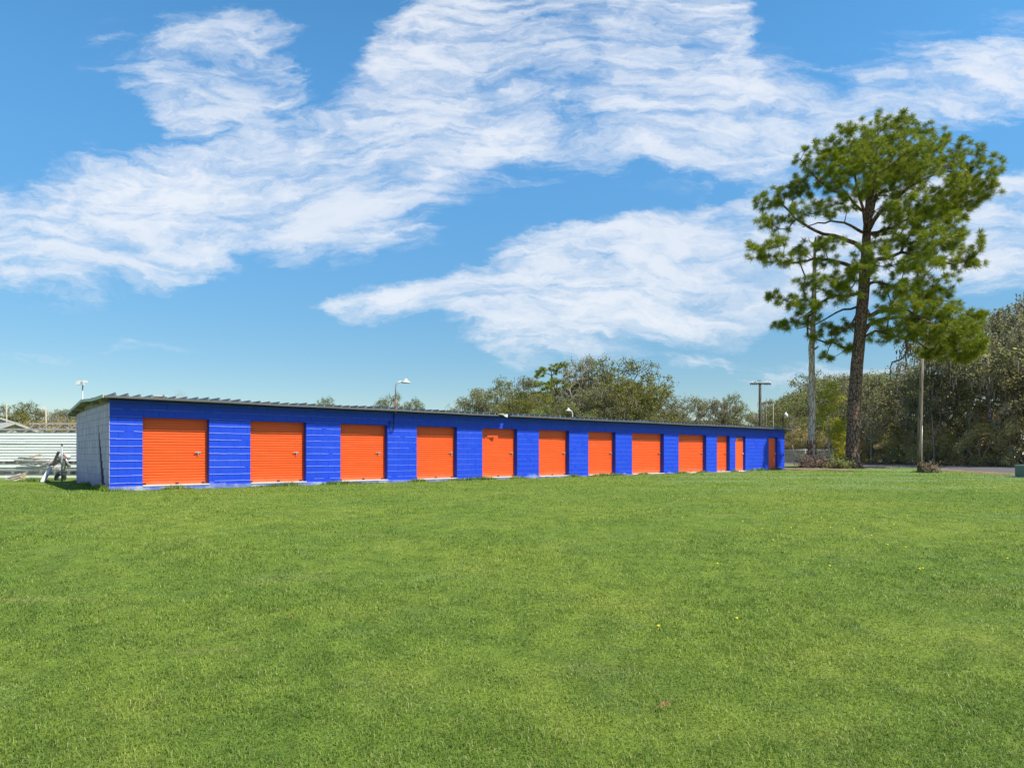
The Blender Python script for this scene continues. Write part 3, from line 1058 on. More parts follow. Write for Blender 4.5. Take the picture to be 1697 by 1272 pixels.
def tufts(tips, dirs, n, L, w, rng=RNG):
    """starbursts of needles"""
    N = len(tips)
    c = np.repeat(tips, n, 0); d = np.repeat(dirs, n, 0)
    q = unit(d*0.75+unit(rng.normal(size=(N*n, 3)))*1.0)
    back = rng.uniform(0, .16, (N*n, 1))
    c = c-d*back
    l = L*rng.uniform(.7, 1.2, (N*n, 1))
    side = unit(np.cross(q, rng.normal(size=(N*n, 3))))*w*.5
    tip = c+q*l; tip[:, 2] -= (l[:, 0]*.10)
    mid = c+q*l*.5
    v = np.stack([c-side*.4, mid+side, tip, mid-side], 1).reshape(-1, 3)
    f = np.arange(N*n*4).reshape(-1, 4)
    return v, f

def hang_strands(centres, n, length, rng=RNG):
    c = np.repeat(np.asarray(centres), n, 0); N = len(c)
    c = c+rng.normal(size=(N, 3))*np.array([.28, .28, .15])
    L = length*rng.uniform(.3, 1.2, (N, 1)); w = rng.uniform(.02, .06, (N, 1))
    a = rng.uniform(0, 6.28, (N, 1)); s = np.concatenate([np.cos(a), np.sin(a), 0*a], 1)*w
    dn = np.concatenate([rng.normal(0, .05, (N, 2)), -L], 1)
    v = np.stack([c-s, c+s, c+s*.8+dn*.6, c+dn], 1).reshape(-1, 3)
    return v, np.arange(N*4).reshape(-1, 4)

def ellipsoid_pts(c, r, n, rng=RNG, shell=.45):
    d = unit(rng.normal(size=(n, 3)))
    k = (shell**3+(1-shell**3)*rng.random((n, 1)))**(1/3)
    return np.asarray(c)+d*k*np.asarray(r)

# ------------------------------------------------------------------ the big pine
ZP = 42.0
def pp_(px, py, dz=0.0):
    Z = ZP+dz
    return np.array([(px-848)/F*Z, Z, EYE-(py-752)/F*Z])
def tall_pine():
    rng = np.random.default_rng(21)
    root = empty('tall_pine', (float(pp_(1412, 774)[0]), ZP, float(ground_z(pp_(1412, 774)[0], ZP))))
    tag(root, 'tall spreading pine with thick reddish trunk and bright green needle tufts', 'tree')
    o = np.array(root.location)
    trunk = [(1411,776,0,.50),(1411,768,0,.43),(1412,750,0,.40),(1414,700,0,.385),(1417,640,0,.37),(1420,600,0,.36),(1424,560,0,.35),(1428,510,0,.345),(1431,480,0,.335),(1433,447,0,.32),(1434,420,0,.27),(1436,385,0,.24),(1438,350,0,.20),(1440,320,.1,.17),(1443,290,.2,.12),(1447,258,.3,.085),(1452,232,.3,.05)]
    limbs = [
        ([(1433,453),(1417,445),(1402,438),(1382,432),(1360,430),(1338,432),(1315,436),(1290,434)], -1.6, .15),
        ([(1434,410),(1417,403),(1393,394),(1364,388),(1341,377),(1317,362),(1297,340),(1276,333)], 1.4, .15),
        ([(1435,388),(1420,380),(1399,369),(1376,366),(1355,369),(1330,376)], -2.4, .10),
        ([(1437,355),(1425,347),(1405,324),(1376,316),(1346,289),(1326,264)], .6, .11),
        ([(1436,382),(1447,366),(1464,347),(1493,322),(1522,300),(1566,283),(1610,290)], -1.6, .15),
        ([(1437,345),(1446,318),(1458,296),(1470,262),(1480,230)], 1.4, .11),
        ([(1435,398),(1455,385),(1481,377),(1496,366),(1537,353),(1581,338),(1620,322)], 1.8, .13),
        ([(1433,452),(1445,438),(1455,429),(1493,418),(1520,418),(1545,432),(1581,438),(1616,426)], -1.4, .15),
        ([(1426,530),(1440,523),(1455,516),(1493,510),(1512,520),(1528,530),(1551,540),(1585,546),(1610,560)], -2.0, .17),
        ([(1425,546),(1440,538),(1458,530),(1493,525),(1510,527),(1530,545),(1550,570),(1590,585)], 1.2, .15),
        ([(1429,478),(1440,470),(1458,468),(1481,477),(1504,496),(1537,494),(1580,500)], 1.0, .12),
        ([(1429,490),(1414,488),(1383,490),(1361,501),(1343,516),(1318,532)], -1.2, .12),
        ([(1426,535),(1412,535),(1395,548),(1380,565),(1370,588)], .6, .08),
        ([(1428,505),(1410,512),(1385,518),(1350,538),(1320,545)], 1.6, .09),
        ([(1436,372),(1430,345),(1420,310),(1412,270),(1408,240)], -2.2, .11),
        ([(1435,395),(1442,370),(1446,330),(1450,290),(1490,262)], -3.4, .12),
        ([(1435,400),(1440,370),(1450,330),(1455,290),(1440,262)], 3.6, .12),
        ([(1424,548),(1450,548),(1478,556),(1500,560),(1503,572),(1490,590)], -.8, .09),
    ]
    nodes = []; par = []; rr = []
    for i, (x, y, dz, r) in enumerate(trunk):
        nodes.append(pp_(x, y, dz)); par.append(i-1); rr.append(r)
    nt = len(trunk)
    tr = np.array(nodes[:nt])
    lm = []
    for pts, dzend, r in limbs:
        start = pp_(*pts[0])
        j = int(np.argmin(np.abs(tr[:, 2]-start[2])))
        prev = j
        L = len(pts)
        poly = [tr[j]]; rads = [r*1.25]
        for k, (x, y) in enumerate(pts[1:], 1):
            q = pp_(x, y, dzend*(k/(L-1))**.8)
            mid = (nodes[prev]+q)/2+rng.normal(0, .05, 3)
            nodes.append(mid); par.append(prev); rr.append(r*(1-.75*(k-.5)/(L-1)))
            nodes.append(q); par.append(len(nodes)-2); rr.append(r*(1-.75*k/(L-1)))
            prev = len(nodes)-1
            poly += [mid, q]; rads += [rr[-2], rr[-1]]
        lm.append((poly, rads))
    fixed = len(nodes)
    # foliage masses as the tree carries them: centre, half sizes, depth
    puffs = [
        (1466,212,52,26,0),(1408,236,44,28,-1.2),(1352,262,36,26,.5),(1330,300,18,18,.4),(1520,232,52,28,1.0),(1572,262,50,30,-.6),(1625,288,34,30,-1.0),
        (1635,318,20,16,-.8),(1480,262,70,34,-2.4),(1424,290,54,28,-2.2),(1540,300,62,30,-1.8),(1590,312,42,22,1.4),(1380,300,34,22,1.8),(1470,310,50,24,2.6),(1440,250,50,30,3.4),
        (1278,330,32,20,1.5),(1310,318,26,16,1.0),(1268,366,20,14,.8),(1300,372,34,12,.4),(1335,345,28,14,-1.6),(1370,345,24,14,-2.2),(1400,335,26,16,-1.4),
        (1255,415,24,18,-1.4),(1288,404,24,14,-1.8),(1310,428,30,14,-1.4),(1272,430,20,10,-1.2),(1342,412,30,12,-1.2),(1380,405,24,10,-2.0),
        (1445,420,30,22,-2.4),(1430,450,24,18,-2.2),(1402,460,28,16,-1.6),(1470,400,30,16,1.2),
        (1505,345,44,20,-2.6),(1545,365,44,22,-2.0),(1590,355,24,18,1.5),(1570,385,34,16,1.6),(1510,388,36,18,-1.8),
        (1602,405,32,20,-1.2),(1620,432,18,14,-1.3),(1590,436,34,12,-1.2),(1540,430,34,16,-2.2),(1500,440,30,18,-1.8),(1560,410,30,14,.8),
        (1480,478,34,18,.6),(1520,478,34,20,-1.0),(1500,510,30,14,-2.0),(1545,510,34,18,-1.8),(1585,520,32,20,-1.4),(1612,528,20,18,-1.6),
        (1560,548,38,16,-2.0),(1602,560,30,20,-2.0),(1618,582,14,14,-2.2),(1590,592,30,12,-1.0),(1550,580,30,12,.8),(1535,592,20,8,.8),
        (1470,545,26,10,.8),(1455,560,18,9,-.6),(1490,560,20,9,-.6),
        (1370,470,34,18,-1.4),(1395,490,30,16,-1.2),(1340,500,26,14,-1.2),(1318,510,22,10,-1.0),(1300,500,18,12,-1.0),(1282,488,12,9,-.8),
        (1300,538,24,10,1.2),(1335,528,28,12,.8),(1290,540,16,8,1.0),(1370,545,26,12,1.2),(1395,540,22,12,.8),(1352,556,18,8,.8),(1385,568,20,9,.6),(1372,590,14,7,.6),(1405,575,14,8,.4),
        (1475,514,24,12,-4.0),(1500,476,28,14,-4.6),(1530,440,30,14,-5.2),(1455,530,14,8,-3.8),(1550,395,30,14,-5.4),(1400,270,40,22,-1.8),(1330,322,20,10,.8),(1550,345,40,20,-.2),(1480,290,50,22,0),(1420,262,40,20,1.6),(1510,262,50,24,1.6),(1600,330,30,14,-.8),(1500,365,40,16,-.6),(1545,350,40,18,1.4),(1520,415,36,16,.2),(1470,350,24,16,1.8),(1580,330,34,16,.4),(1500,545,34,16,-1.4),(1540,530,34,18,.2),(1525,500,36,16,.4),(1560,470,30,14,-1.2),(1600,580,30,14,-1.6),(1575,575,36,16,.4),(1600,545,28,16,-3.0),(1535,556,30,14,-.8),(1510,535,30,14,.8),(1560,490,30,14,.6),(1365,400,22,8,1.4),(1375,432,26,10,-1.4),(1330,470,20,10,-1.4),
    ]
    att = []; pc = []
    for x, y, rx, ry, dz in puffs:
        c = pp_(x, y, dz); k = ZP/F
        r = np.array([rx*k, (rx+ry)*.55*k, ry*k])
        n = max(8, int(rx*ry/20))
        pts = ellipsoid_pts(c, r, n, rng, .35)
        att.append(pts); pc += [c-np.array([0, 0, ry*k*.8])]*n
    att = np.concatenate(att); pc = np.array(pc)
    pos, parr, tips = grow(nodes, par, att, .28, .5, rng, .05)
    r = branch_radii(parr, .011, 2.4, .16)
    r[:fixed] = np.maximum(np.array(rr), 0.02)
    # trunk
    mb = MB()
    sp = []; sr = []
    for k in range(nt-1):
        a, b = np.array(nodes[k]), np.array(nodes[k+1])
        m_ = max(1, int(np.linalg.norm(b-a)/.35))
        for q in range(m_):
            t = q/m_
            sp.append(a+(b-a)*t-o); sr.append(rr[k]+(rr[k+1]-rr[k])*t)
    sp.append(np.array(nodes[nt-1])-o); sr.append(rr[nt-1])
    random.seed(3)
    mb.tube(sp, sr, 18, wob=.035)
    # root flare
    for k in range(6):
        a = k*1.05+.3
        mb.tube([(0.28*math.cos(a), .28*math.sin(a), .55), (.46*math.cos(a), .46*math.sin(a), .12), (.75*math.cos(a), .75*math.sin(a), -.08)], [.14, .15, .07], 7)
    tk = mb.build('trunk', M['pinebark'], root)
    for poly, rads in lm:
        mb = MB(); mb.tube([p-o for p in poly], rads, 9, wob=.06)
        mb.build('limb', M['pinebark'], tk)
    v, f = skeleton_mesh(pos-o, parr, r, 5, set(range(fixed)))
    mesh_np('twigs', v, f, M['pinebark'], tk, True)['kind'] = 'stuff'
    dirs = unit(att-pc+rng.normal(0, .25, att.shape)+np.array([0, 0, .35]))
    v, f = tufts(pos[tips]-o, dirs, 140, .36, .0155, rng)
    mesh_np('crown', v, f, M['needles'], root)
    # a dead hanging bough with old needles
    mb = MB()
    b = [pp_(1500,560,-.8), pp_(1503,575,-.9), pp_(1500,590,-1.0), pp_(1490,596,-1.0), pp_(1478,600,-1.0), pp_(1474,612,-1.0)]
    mb.tube([p-o for p in b], [.07, .08, .06, .05, .05, .03], 6, wob=.15)
    db = mb.build('dead_bough', M['oakbark'], root)
    v, f = hang_strands(np.array([pp_(1501, 568+4*k, -.9) for k in range(7)])-o, 9, .45, rng)
    mesh_np('moss', v, f, M['deadleaf'], db)['kind'] = 'stuff'
tall_pine()

# bleached dead trunk beside it
def pale_snag():
    Z = 43.5
    q = lambda x, y, dz=0: np.array([(x-848)/F*(Z+dz), Z+dz, EYE-(y-752)/F*(Z+dz)])
    b = q(1345, 770); root = empty('bleached_trunk', (float(b[0]), Z, float(ground_z(b[0], Z))))
    tag(root, 'slim bleached bare trunk with peeled bark beside the thick reddish pine', 'tree')
    o = np.array(root.location)
    pts = [(1344,776,.30),(1343.5,762,.235),(1345,745,.22),(1344.2,715,.20),(1346,680,.205),(1344.6,640,.185),(1345,600,.185),(1344,573,.195),(1345.5,568,.175),(1347,530,.165),(1348.5,500,.155),(1349,460,.135),(1349.5,430,.105),(1350,405,.07),(1352,388,.035)]
    mb = MB(); random.seed(5)
    sp = []; sr = []
    for (x0, y0, r0), (x1, y1, r1) in zip(pts[:-1], pts[1:]):
        for k in range(4):
            t = k/4; sp.append(q(x0+(x1-x0)*t, y0+(y1-y0)*t)-o); sr.append(r0+(r1-r0)*t)
    mb.tube(sp, sr, 14, wob=.085)
    for z_, a_ in ((2.2,.5),(3.6,-2.4),(4.9,.2),(6.3,-2.8),(7.7,-.4),(9.0,2.7)):
        mb.tube([(.05*math.cos(a_), .05*math.sin(a_)-.1, z_), (.26*math.cos(a_), .26*math.sin(a_)-.12, z_+.10), (.34*math.cos(a_), .34*math.sin(a_)-.14, z_+.20)], [.10, .06, .03], 7)
    tk = mb.build('trunk', M['palebark'], root)
    rng = np.random.default_rng(4)
    mb = MB()
    for y, side, L in ((418,1,.9),(432,-1,1.1),(450,1,1.0),(470,-1,.7),(486,1,.8),(520,1,.5),(405,-1,.7)):
        p = q(1349, y)-o
        e = p+np.array([side*L*.7, rng.normal(0, .4), L*.6]); m_ = (p+e)/2+np.array([side*.12, 0, -.06])
        mb = MB()
        mb.tube([p, m_, e], [.035, .025, .01], 5)
        mb.build('branch', M['palebark'], tk)
    mb = MB()
    for k in range(26):
        a = rng.uniform(0, 6.28); z = rng.uniform(.3, 1.5)
        mb.box(.225*math.cos(a)-.05, .225*math.cos(a)+.05, .225*math.sin(a)-.05, .225*math.sin(a)+.05, z, z+rng.uniform(.15, .4))
    mb.build('bark', M['rust'], tk)['label'] = 'remaining orange-brown bark at the foot of the trunk'
pale_snag()

# brush heap at its foot, palmetto by the pine, sapling, dead weed by the pole
def brush(name, label, x, y, n, r, h, mats, cat, seed):
    rng = np.random.default_rng(seed)
    root = empty(name, (x, y, float(ground_z(x, y))))
    tag(root, label, cat)
    a = rng.uniform(0, 6.28, n); q = np.sqrt(rng.random(n))*r*.6
    p0 = np.stack([q*np.cos(a), q*np.sin(a), rng.uniform(0, h*.25, n)], -1)
    d = unit(np.stack([np.cos(a)*.6+rng.normal(0, .5, n), np.sin(a)*.6+rng.normal(0, .5, n), rng.uniform(.1, 1.3, n)], -1))
    L = rng.uniform(.4, 1.0, (n, 1))*h
    p1 = p0+d*L*.6; p2 = p1+unit(d+rng.normal(0, .4, (n, 3))+np.array([0, 0, -.4]))*L*.5
    rr = rng.uniform(.008, .02, n)
    v1, f1 = frustums(p0, p1, rr, rr*.8, 4); v2, f2 = frustums(p1, p2, rr*.8, rr*.3, 4)
    mesh_np('stem', np.concatenate([v1, v2]), np.concatenate([f1, f2+len(v1)]), mats[0], root, True)
    v, f = leaf_quads(np.concatenate([p1, p2]), 7, .22, .14, rng, .2, .35)
    mesh_np('leaves', v, f, mats[1], root)
    return root
xb = float(P(1350, 770, 42.6).x)
brush('brush_heap', 'heap of dead brown brush round the foot of the bleached trunk', xb, 42.6, 120, .95, .95, (M['twig'], M['deadleaf']), 'brush pile', 1)
xb = float(P(1390, 770, 41.4).x)
brush('dark_weed', 'small dark bushy weed at the left foot of the thick pine', xb, 41.3, 60, .5, .7, (M['oakbark'], M['oakleaf']), 'plant', 2)
xb = float(P(1538, 780, 36.2).x)
brush('dead_weed', 'clump of dry tan weed beside the bare wooden pole', xb, 36.0, 40, .28, .6, (M['twig'], M['deadleaf']), 'plant', 3)

def sapling():
    rng = np.random.default_rng(9)
    Z = 46.0
    q = lambda x, y, dz=0: np.array([(x-848)/F*(Z+dz), Z+dz, EYE-(y-752)/F*(Z+dz)])
    b = q(1374, 770); root = empty('sapling', (float(b[0]), Z, float(ground_z(b[0], Z))))
    tag(root, 'thin sapling with yellow-green leaves between the bleached trunk and pine', 'tree')
    o = np.array(root.location)
    line = [(1374,773),(1373,745),(1375,718),(1372,700),(1366,680),(1360,662)]
    nodes = [q(*p) for p in line]; par = list(range(-1, len(line)-1))
    puffs = [(1388,718,18,12,-.4),(1392,736,14,9,.3),(1378,700,14,10,.5),(1395,705,12,9,-.6),(1374,676,14,10,-.2),(1384,660,14,12,.3),(1366,655,10,9,.2),(1388,750,14,8,0),(1402,722,8,7,.2),(1360,690,9,9,.4),(1378,640,9,8,0)]
    att = np.concatenate([ellipsoid_pts(q(x, y, dz), np.array([rx, (rx+ry)*.6, ry])*Z/F, int(rx*ry/3.2), rng, .2) for x, y, rx, ry, dz in puffs])
    pos, parr, tips = grow(nodes, par, att, .3, .35, rng)
    r = branch_radii(parr, .006, 2.4, .05)
    r[:len(line)] = np.linspace(.075, .03, len(line))
    v, f = skeleton_mesh(pos-o, parr, r, 5)
    mesh_np('trunk', v, f, M['palebark'], root, True)
    v, f = leaf_quads(att-o, 14, .2, .12, rng)
    mesh_np('crown', v, f, M['yellowleaf'], root)
sapling()

# ------------------------------------------------------------------ wood and groves: tree patterns about 10 m tall, copied into place
def tree_pattern(kind, seed):
    """returns (trunk mesh object, crown object, moss or None) of a tree 10 m tall standing at the origin"""
    rng = np.random.default_rng(seed)
    root = empty({'oak':'oak_tree','brown':'oak_tree','green':'broadleaf_tree','bare':'bare_tree','pine':'pine_tree','bush':'shrub'}[kind])
    puffs = []
    if kind in ('oak', 'brown', 'green'):
        lean = rng.normal(0, .5, 2)
        trunk = [np.array([0, 0, -.3]), np.array([lean[0]*.2, lean[1]*.2, 1.2]), np.array([lean[0]*.5, lean[1]*.5, 2.4])]
        R = {'oak': 4.4, 'brown': 4.2, 'green': 3.6}[kind]
        for k in range(15):
            a = rng.uniform(0, 6.28); zz = rng.uniform(3.2, 9.0)
            rr = R*math.sqrt(rng.random())*math.sqrt(max(.08, 1-((zz-4.8)/5.2)**2))
            s = rng.uniform(.8, 1.7)
            puffs.append((np.array([rr*math.cos(a), rr*math.sin(a), zz]), np.array([s*1.15, s*1.15, s*.72])))
        puffs.append((np.array([rng.normal(0, .6), rng.normal(0, .6), 9.1]), np.array([1.2, 1.2, .8])))
        n = {'oak': 46, 'brown': 40, 'green': 44}[kind]
        bf, r0, sz, per, spr = .30, .014, .165, 11, .40
    elif kind == 'bare':
        trunk = [np.array([0, 0, -.3]), np.array([.1, 0, 2.0]), np.array([.2, .1, 4.0]), np.array([.1, .3, 6.0])]
        for k in range(13):
            a = rng.uniform(0, 6.28); zz = rng.uniform(3.6, 9.4)
            rr = 2.9*math.sqrt(rng.random())*(1-.5*abs(zz-6)/4)
            puffs.append((np.array([rr*math.cos(a), rr*math.sin(a), zz]), np.array([1.1, 1.1, 1.1])))
        n = 42; bf, r0, sz, per, spr = .5, .008, .11, 2, .3
    elif kind == 'pine':
        trunk = [np.array([0, 0, -.3]), np.array([.05, 0, 3.0]), np.array([.1, .1, 6.0]), np.array([.1, .1, 8.6])]
        for k in range(30):
            a = rng.uniform(0, 6.28); zz = rng.uniform(6.2, 9.5)
            rr = 3.3*math.sqrt(rng.random())*(1-.6*max(0, zz-7.5)/2.2)
            puffs.append((np.array([rr*math.cos(a), rr*math.sin(a), zz]), np.array([.5, .5, .3])))
        n = 7; bf, r0, sz, per, spr = .3, .014, .3, 30, .3
    else:
        trunk = [np.array([0, 0, -.2]), np.array([0, 0, .5])]
        for k in range(12):
            a = rng.uniform(0, 6.28); zz = rng.uniform(.8, 8.8)
            rr = 5.5*math.sqrt(rng.random())*math.sqrt(max(.1, 1-(zz/10.5)**2))
            puffs.append((np.array([rr*math.cos(a), rr*math.sin(a), zz]), np.array([1.5, 1.5, 1.3])))
        n = 34; bf, r0, sz, per, spr = .55, .03, .38, 6, .9
    att = np.concatenate([ellipsoid_pts(c, r, n, rng, .35) for c, r in puffs])
    att = att[att[:, 2] > .4]
    pos, par, tips = grow(trunk, list(range(-1, len(trunk)-1)), att, bf, .7, rng, .09)
    r = branch_radii(par, r0, 2.35, .34)
    nt = len(trunk)
    r[:nt] = np.maximum(r[:nt], np.linspace(.30, .22, nt) if kind not in ('bush', 'bare', 'pine') else np.linspace(.13, .08, nt))
    v, f = skeleton_mesh(pos, par, r, 5)
    t = mesh_np('trunk', v, f, M['twig'] if kind in ('bare', 'bush') else M['oakbark'], root, True)
    if kind == 'pine':
        v, f = tufts(pos[tips], unit(rng.normal(size=att.shape)+np.array([0, 0, .8])), 50, .26, .03, rng)
        mesh_np('crown', v, f, M['needles'], root)
    else:
        keep = att if kind != 'bare' else att[rng.random(len(att)) < .5]
        v, f = leaf_quads(keep, per, spr, sz, rng, .35, .6)
        mesh_np('crown', v, f, M[{'oak': 'oakleaf', 'brown': 'brownleaf', 'green': 'greenleaf', 'bare': 'brownleaf', 'bush': 'thicketleaf'}[kind]], root)
    if kind == 'brown':
        low = att[rng.random(len(att)) < .30]
        v, f = hang_strands(low, 6, .75, rng)
        mesh_np('moss', v, f, M['moss'], root)
    return root

PAT = {}
used = set()
for kind, seeds in (('oak', (11, 12, 13)), ('brown', (21, 22, 23)), ('green', (31, 32)), ('bare', (41, 42)), ('pine', (51,)), ('bush', (61, 62, 63))):
    for i, s in enumerate(seeds):
        PAT[(kind, i)] = tree_pattern(kind, s)
FR = random.Random(99)
def plant(kind, x, y, h, label, cat, group=None, wide=1.0, var=None, z=None):
    vs = [k for k in PAT if k[0] == kind]
    key = (kind, var) if var is not None else FR.choice(vs)
    src = PAT[key]
    if key in used:
        root = src.copy(); COL.objects.link(root)
        for ch in src.children:
            c = ch.copy(); COL.objects.link(c); c.parent = root
    else:
        root = src; used.add(key)
    s = h/10.0
    root.location = (x, y, float(ground_z(x, y)) if z is None else z)
    root.rotation_euler = (0, 0, FR.uniform(0, 6.28))
    root.scale = (s*wide, s*wide, s)
    for k in ('label', 'category', 'group'):
        if k in root: del root[k]
    tag(root, label, cat, group)
    return root
def plant_px(kind, px, pytop, Z, label, cat, group=None, wide=1.0, var=None):
    h = (752-pytop)/F*Z+EYE
    return plant(kind, (px-848)/F*Z, Z, h, label, cat, group, wide, var)

# grove behind the building: the trees whose tops stand out, one by one
G = 'grove of trees behind the storage building'
door = lambda n: f'the {n} orange door from the left'
front = [
    ('brown', 792, 640, 88, 'dull olive oak at the left end of the grove behind the roof', 1.0),
    ('oak', 832, 622, 90, 'olive oak in the grove, rising over the broken white eave flashing', 1.0),
    ('brown', 872, 622, 92, 'greyish oak rising over '+door('sixth'), .9),
    ('pine', 916, 598, 96, 'small dark open-crowned pine above '+door('sixth'), 1.15),
    ('bare', 948, 592, 92, 'grey leafless tree beside the small pine, behind the pale hooked roof lamp', 1.0),
    ('brown', 972, 588, 95, 'tall sparse grey oak between the leafless tree and yellow-green trees', .75),
    ('oak', 1012, 588, 97, 'tallest dark oak of the grove, above '+door('seventh'), .9),
    ('green', 1038, 592, 88, 'big yellow-green tree above '+door('eighth'), 1.1),
    ('green', 1072, 622, 87, 'lower yellow-green tree at the right shoulder of the grove', 1.0),
    ('oak', 1104, 642, 92, 'dark oak just right of the yellow-green trees, above '+door('ninth'), .9),
    ('bare', 1133, 648, 94, 'grey leafless tree in the low wood above '+door('ninth'), .9),
    ('brown', 1160, 655, 93, 'dusty oak in the low wood left of the utility pole', 1.1),
    ('brown', 1188, 660, 92, 'dusty rounded oak over the narrow roll-up door', 1.0),
    ('oak', 1222, 650, 95, 'upright greyish oak just left of the utility pole', .75),
    ('brown', 1244, 690, 98, 'low dusty oak right behind the utility pole', .9),
    ('green', 905, 650, 86, 'yellow-green tree low in the grove, right of the pale hooked roof lamp', 1.0),
    ('green', 858, 660, 86, 'yellow-green tree low in the grove over '+door('fifth'), 1.1),
    ('brown', 985, 640, 86, 'dusty low oak in front of the tall grove oaks', 1.2),
]
for kind, px, py, Z, lab, wd in front:
    plant_px(kind, px, py, Z, lab, 'tree', G, wd)
tops = [(770,665),(800,648),(840,632),(880,630),(920,618),(960,605),(1000,600),(1040,606),(1075,632),(1110,655),(1150,664),(1190,668),(1225,664),(1262,706)]
def top_at(px):
    return float(np.interp(px, [a for a, _ in tops], [b for _, b in tops]))
for r, Z in enumerate((84, 99, 107)):
    for k in range(10):
        px = 788+50*k+FR.uniform(-14, 14)+r*14
        if px > 1255: continue
        kind = FR.choice(['oak', 'brown', 'brown', 'bare' if r == 0 else 'oak'])
        dy = {0: 40, 1: 8, 2: 14}[r]+FR.uniform(0, 16)
        plant_px(kind, px, min(700, top_at(px)+dy), Z+FR.uniform(-2, 2),
                 {'oak': 'dark olive oak filling the grove behind the storage building', 'brown': 'dusty brown-olive oak filling the grove behind the storage building', 'bare': 'grey twiggy tree filling the grove behind the storage building'}[kind],
                 'tree', {'oak': 'olive oaks filling the grove', 'brown': 'dusty oaks filling the grove', 'bare': 'twiggy trees filling the grove'}[kind], FR.uniform(.95, 1.25))

# the wood on the right, beyond the road
edge = []
for r in range(3):
    for k in range(10):
        y = 44+k*6.2+FR.uniform(-1.6, 1.6)+(r % 2)*3
        if r == 2 and k % 2: continue
        x = 41.8+r*8.2+FR.uniform(-1.0, 1.0)-max(0, (y-72))*.30
        px = 848+F*x/y
        if px > 1900 or (r > 0 and px < 1290): continue
        edge.append((r, x, y, px))
htop = lambda px: float(np.interp(px, [1280,1310,1340,1370,1450,1500,1560,1600,1640,1697,1900], [668,650,630,612,606,590,560,520,492,478,470]))
for r, x, y, px in edge:
    kind = FR.choice(['oak', 'brown', 'brown', 'oak', 'bare'] if r == 0 else ['oak', 'brown'])
    h = (752-htop(px)-(12 if r else FR.uniform(-4, 26)))/F*y+EYE
    h = max(7.5, min(h, 16.5))
    plant(kind, x, y, h,
          {'oak': 'dark olive oak in the dense wood beyond the road', 'brown': 'dusty moss-hung oak in the dense wood beyond the road', 'bare': 'grey leafless tree in the dense wood beyond the road'}[kind],
          'tree', {'oak': 'olive oaks in the wood beyond the road', 'brown': 'moss-hung oaks in the wood beyond the road', 'bare': 'leafless trees in the wood beyond the road'}[kind], FR.uniform(.95, 1.2))
# end of that wood, seen past the far end of the building
for px, py, Z, kind, lab in (
        (1288, 690, 100, 'oak', 'low dark oak at the left end of the wood, behind the round globe lamp'),
        (1312, 656, 98, 'oak', 'olive oak just left of the bleached trunk'),
        (1338, 632, 100, 'brown', 'greyish oak standing right behind the bleached trunk'),
        (1372, 612, 101, 'oak', 'olive oak rising between the bleached trunk and the thick pine'),
        (1400, 618, 104, 'brown', 'dusty oak directly behind the thick pine trunk'),
        (1440, 612, 92, 'oak', 'olive oak just right of the thick pine trunk')):
    plant_px(kind, px, py, Z, lab, 'tree', 'trees at the end of the wood', 1.15)
for k in range(7):
    px = 1290+k*24
    plant_px(FR.choice(['oak', 'brown']), px, htop(px)+10, 112+FR.uniform(-3, 3), 'shaded oak deep in the wood behind the tall trunks', 'tree', 'oaks deep in the wood', 1.2)
plant('brown', 51.0, 64.5, 17.5, 'tallest bare-topped oak at the right edge of the wood', 'tree', None, .7, 1)
# undergrowth along the foot of the wood
for k in range(84):
    y = 42+k*.80+FR.uniform(-.6, .6)
    x = 40.0+FR.uniform(-.2, 1.0)+(k % 3)*2.4-max(0, (y-72))*.30
    if 848+F*x/y > 1900: continue
    plant('bush', x, y, FR.uniform(2.2, 4.4)+(k % 3)*.8, 'brown twiggy shrub at the foot of the wood beyond the road', 'shrub', 'shrubs along the foot of the wood', FR.uniform(.8, 1.1))
for k in range(18):
    y = 46+k*3.3+FR.uniform(-1, 1)
    x = 39.6+FR.uniform(-.2, 1.6)-max(0, (y-72))*.30
    if 848+F*x/y > 1900: continue
    plant('bare', x, y, FR.uniform(5.5, 9.0), 'thin pale leafless sapling along the front of the wood beyond the road', 'tree', 'leafless saplings along the wood', FR.uniform(.5, .8))
for k in range(12):
    px = 1286+k*15
    Z = 92+FR.uniform(-3, 3)
    plant('bush', (px-848)/F*Z, Z, FR.uniform(2.5, 4.5), 'brown twiggy shrub behind the wire fence and tall trunks', 'shrub', 'shrubs at the end of the wood', 1.0)

# far trees over the roof and at left
plant_px('oak', 549, 656, 150, 'small far rounded oak showing over the roof right of the second door', 'tree', None, .72)
plant_px('oak', 628, 658, 150, 'far oak low over the roof just left of the bent roof lamp', 'tree', None, .7)
plant_px('brown', 657, 649, 155, 'far tallest oak right behind the bent roof lamp pipe', 'tree', None, .6)
plant_px('oak', 684, 656, 152, 'far oak over the roof just right of the bent roof lamp', 'tree', None, .65)
plant_px('bare', 297, 646, 110, 'far leafless treetop showing over the roof above the leftmost door', 'tree', None, .6)
for k, (px, py, kind) in enumerate([(-40,672,'oak'),(-18,676,'oak'),(6,668,'oak'),(28,676,'brown'),(44,682,'green'),(58,664,'oak'),(70,676,'brown'),(84,680,'bare'),(98,678,'bare'),(112,676,'brown'),(128,684,'oak'),(142,680,'brown'),(160,688,'oak')]):
    plant_px(kind, px, py, 112+FR.uniform(-5, 5), {'oak': 'dark far oak beyond the white panel stack', 'brown': 'dusty far oak beyond the white panel stack', 'green': 'yellow-green far tree beyond the white panel stack', 'bare': 'bare far tree beyond the white panel stack'}[kind], 'tree', {'oak': 'dark far oaks at the yard', 'brown': 'dusty far oaks at the yard', 'green': 'yellow-green far tree at the yard', 'bare': 'bare far trees at the yard'}[kind], .9)
